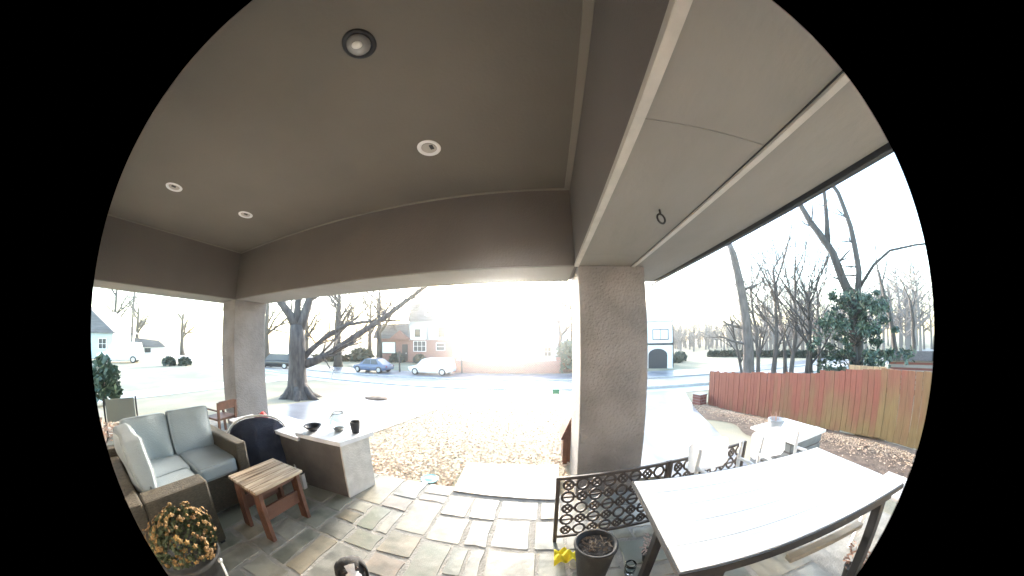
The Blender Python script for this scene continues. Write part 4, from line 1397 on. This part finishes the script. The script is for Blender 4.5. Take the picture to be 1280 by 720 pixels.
MB().tube([(0, 0, 0), (0, 0, 7.5)], [.14, .1], 8).build('pole', M_bark_dark, up, True)
MB().box((0, 0, 6.9), (.1, 1.6, .1)).build('cross_arm', M_bark_dark, up)

# ------------------------------------------------------------------ cars


def car(x, y, rz, L, h, label, paint, suv=False, group='cars parked across the road'):
    t = thing('parked_car', label, 'car', (x, y, T(x, y) + .012), rz, group)
    Wd = .86
    k = L / 4.2
    hb = h * .58
    # stations along x: (x, z bottom, z shoulder, half width)
    sts = [(-2.1, .42, .72, .66), (-2.02, .3, hb * .93, .78), (-1.5, .22, hb * .98, Wd), (-.6, .2, hb, Wd), (.5, .2, hb, Wd), (1.2, .21, hb * .97, Wd), (1.85, .26, hb * .86, .8), (2.08, .36, hb * .7, .66), (2.12, .44, .58, .58)]
    bm = bmesh.new()
    rings = []
    for (sx_, zb, zs, w) in sts:
        p = [(-w * .88, zb), (-w, zb + .12), (-w, zs - .1), (-w * .93, zs), (w * .93, zs), (w, zs - .1), (w, zb + .12), (w * .88, zb)]
        rings.append([bm.verts.new((sx_ * k, a, b)) for a, b in p])
    for a, b in zip(rings, rings[1:]):
        for i in range(8):
            bm.faces.new((a[i], a[(i + 1) % 8], b[(i + 1) % 8], b[i]))
    bm.faces.new(rings[0])
    bm.faces.new(rings[-1][::-1])
    m_ = MB()
    m_.bm.free()
    m_.bm = bm
    m_.build('body', paint, t, True)
    # cabin
    if suv:
        cab = [(-2.0, hb - .02, .74), (-1.85, h - .06, .62), (-1.3, h, .62), (.3, h, .62), (.7, h - .1, .62), (1.2, hb - .02, .74)]
    else:
        cab = [(-1.75, hb - .02, .72), (-1.0, h - .08, .58), (-.5, h, .58), (.15, h, .58), (.5, h - .1, .59), (1.25, hb - .02, .72)]
    bm = bmesh.new()
    n = len(cab)
    a = [bm.verts.new((x_ * k, -w_, z_)) for x_, z_, w_ in cab]
    b = [bm.verts.new((x_ * k, w_, z_)) for x_, z_, w_ in cab]
    bm.faces.new(a[::-1])
    bm.faces.new(b)
    for i in range(n):
        bm.faces.new((a[i], a[(i + 1) % n], b[(i + 1) % n], b[i]))
    m_ = MB()
    m_.bm.free()
    m_.bm = bm
    m_.build('cabin', paint, t)
    for s in (-1, 1):
        for (x0, x1) in ((-1.15 if not suv else -1.75, -.25), (-.18, .82)):
            ytop, ybot = .605 * s, .715 * s
            z0, z1 = hb + .03, h - .1
            m_ = MB()
            dx0 = .3 if x0 < -.5 else 0
            dx1 = .38 if x1 > .5 else 0
            q = [(x0 * k, ybot, z0), (x1 * k, ybot, z0), ((x1 - dx1) * k, ytop, z1), ((x0 + dx0) * k, ytop, z1)]
            vs = [m_.bm.verts.new(p) for p in q] + [m_.bm.verts.new((p[0], p[1] + .012 * s, p[2])) for p in q]
            for fa in ((0, 1, 2, 3), (7, 6, 5, 4), (0, 4, 5, 1), (1, 5, 6, 2), (2, 6, 7, 3), (3, 7, 4, 0)):
                m_.bm.faces.new([vs[i] for i in fa])
            m_.build('window', M_glass, t)
    m_ = MB()
    m_.box((.93 * k, 0, (h + hb) / 2 - .04), (.02, 1.15, h - hb - .1), (0, -1.0 if not suv else -.9, 0))
    m_.build('windscreen', M_glass, t)
    for wx in (-1.3, 1.32):
        for s in (-1, 1):
            wh = MB()
            wh.tube([(0, -.1, 0), (0, .1, 0)], .32, 18)
            w_ = wh.build('wheel', M_tyre, t)
            w_.location = (wx * k, s * .79, .32)
            rm = MB()
            rm.tube([(0, s * .09, 0), (0, s * .112, 0)], .2, 14)
            rm.build('rim', M_rim, w_)
    for s in (-1, 1):
        MB().box((2.03 * k, s * .58, hb * .74), (.12, .26, .12), None, .02).build('headlight', mat('lamp_clear', (.7, .7, .7), .1), t)
        MB().box((-2.05 * k, s * .62, hb * .8), (.1, .2, .14), None, .02).build('tail_light', mat('lamp_red', (.35, .02, .02), .2), t)
    return t


car(-10.0, 22.2, R(180), 4.3, 1.5, 'white hatchback parked across the road before the brick wall', mat('car_white', (.78, .78, .78), .25), True)
car(-16.4, 21.8, R(180), 4.2, 1.38, 'blue saloon car parked left of the white hatchback', mat('car_blue', (.1, .13, .2), .25))
car(-27.5, 18.2, R(205), 4.4, 1.55, 'dark estate car seen just left of the oak trunk', mat('car_black', (.02, .02, .023), .2), True)
car(-31.5, 24.5, R(200), 4.4, 1.5, 'dark car parked further back between the oak and its low limb', mat('car_grey', (.05, .055, .06), .25))
car(-36.5, 3.6, R(250), 4.6, 1.9, 'white van standing on the left lawn by the pale blue house', _mats['car_white'], True, None)

# ------------------------------------------------------------------ the dog
dog = thing('dog', 'black and white dog sitting on the flagstones and looking up at the door', 'dog', (-.945, .80, 0), R(50))
dog.scale = (.84, .84, .84)
J = {'pelvis': (0, .2, .115, .085, .095), 'loin': (0, .15, .2, .085, .085), 'chest': (0, .06, .285, .092, .1), 'neck': (0, 0.01, 0.355, 0.0858, 0.0884), 'nape': (0, -0.03, 0.42, 0.1, 0.085), 'skull': (0, -0.075, 0.445, 0.115, 0.088), 'stop': (0, -0.128, 0.436, 0.0598, 0.0546), 'muzzle': (0, -0.175, 0.43, 0.052, 0.0468), 'snout': (0, -0.2, 0.43, 0.0442, 0.039),
     'hipL': (.075, .16, .11, .05, .06), 'kneeL': (.1, .02, .1, .034, .04), 'hockL': (.09, .13, .035, .018, .022), 'footL': (.09, .01, .02, .022, .02),
     'shL': (.06, .02, .24, .034, .04), 'elL': (.065, .03, .15, .024, .026), 'wrL': (.058, -.015, .07, .018, .018), 'pawL': (.056, -.045, .018, .022, .018)}
for k in list(J):
    if k.endswith('L'):
        v = J[k]
        J[k[:-1] + 'R'] = (-v[0],) + v[1:]
J['tail1'] = (.03, .3, .06, .018, .018)
J['tail2'] = (.12, .36, .03, .01, .01)
E_ = [('pelvis', 'loin'), ('loin', 'chest'), ('chest', 'neck'), ('neck', 'nape'), ('nape', 'skull'), ('skull', 'stop'), ('stop', 'muzzle'), ('muzzle', 'snout'), ('pelvis', 'tail1'), ('tail1', 'tail2')]
for s in 'LR':
    E_ += [('pelvis', 'hip' + s), ('hip' + s, 'knee' + s), ('knee' + s, 'hock' + s), ('hock' + s, 'foot' + s), ('chest', 'sh' + s), ('sh' + s, 'el' + s), ('el' + s, 'wr' + s), ('wr' + s, 'paw' + s)]
keys = list(J)
me = bpy.data.meshes.new('body')
me.from_pydata([J[k][:3] for k in keys], [(keys.index(a), keys.index(b)) for a, b in E_], [])
tmp = bpy.data.objects.new('body', me)
COL.objects.link(tmp)
sk = tmp.modifiers.new('s', 'SKIN')
sk.use_smooth_shade = True
for i, k in enumerate(keys):
    me.skin_vertices[0].data[i].radius = J[k][3:]
    me.skin_vertices[0].data[i].use_root = k == 'pelvis'
tmp.modifiers.new('d', 'SUBSURF').levels = 2
tmp.modifiers['d'].render_levels = 2
dg_ = bpy.context.evaluated_depsgraph_get()
me2 = bpy.data.meshes.new_from_object(tmp.evaluated_get(dg_))
bpy.data.objects.remove(tmp)
bm = bmesh.new()
bm.from_mesh(me2)
# drooping ears: flattened and folded lobes joined to the head
for s in (-1, 1):
    prev = None
    path = [(.04, -.055, .487, .028), (.065, -.062, .482, .042), (.083, -.072, .46, .048), (.089, -.085, .432, .048), (.088, -.098, .402, .04), (.084, -.108, .372, .016)]
    for x, y_, z, w in path:
        ring = [bm.verts.new((s * (x + .011 * math.cos(a)), y_ + w * math.sin(a), z + .008 * math.cos(a))) for a in [2 * PI * q / 10 for q in range(10)]]
        if prev:
            for q in range(10):
                bm.faces.new((prev[q], prev[(q + 1) % 10], ring[(q + 1) % 10], ring[q]))
        else:
            bm.faces.new(ring[::-1])
        prev = ring
    bm.faces.new(prev)
bmesh.ops.recalc_face_normals(bm, faces=bm.faces)
mB, mW = mat('black_fur', (.008, .0075, .0075), .85, (.014, .013, .012), 60, .25, bscale=220), mat('white_fur', (.7, .68, .65), .85, (.6, .58, .55), 50, .25, bscale=220)
bm.normal_update()
for f in bm.faces:
    c = f.calc_center_median()
    x, y_, z = abs(c.x), c.y, c.z
    white = (y_ < -.03 and x < .008 + max(0, (-.085 - y_)) * .42 and z > .36 and x < .04) or (y_ < -.15) or (y_ < .03 and x < .045 and .12 < z < .36) or z < .045
    f.material_index = 1 if white else 0
    f.smooth = True
me3 = bpy.data.meshes.new('body')
bm.to_mesh(me3)
bm.free()
me3.materials.append(mB)
me3.materials.append(mW)
link('body', me3, dog)
MB().blob((0, -.236, .446), .024, 2, (1.2, .8, .85)).build('nose', M_black, dog, True)
for s in (-1, 1):
    MB().blob((s * .036, -.128, .482), .012, 2).build('eye', mat('dog_eye', (.02, .01, .006), .05), dog, True)
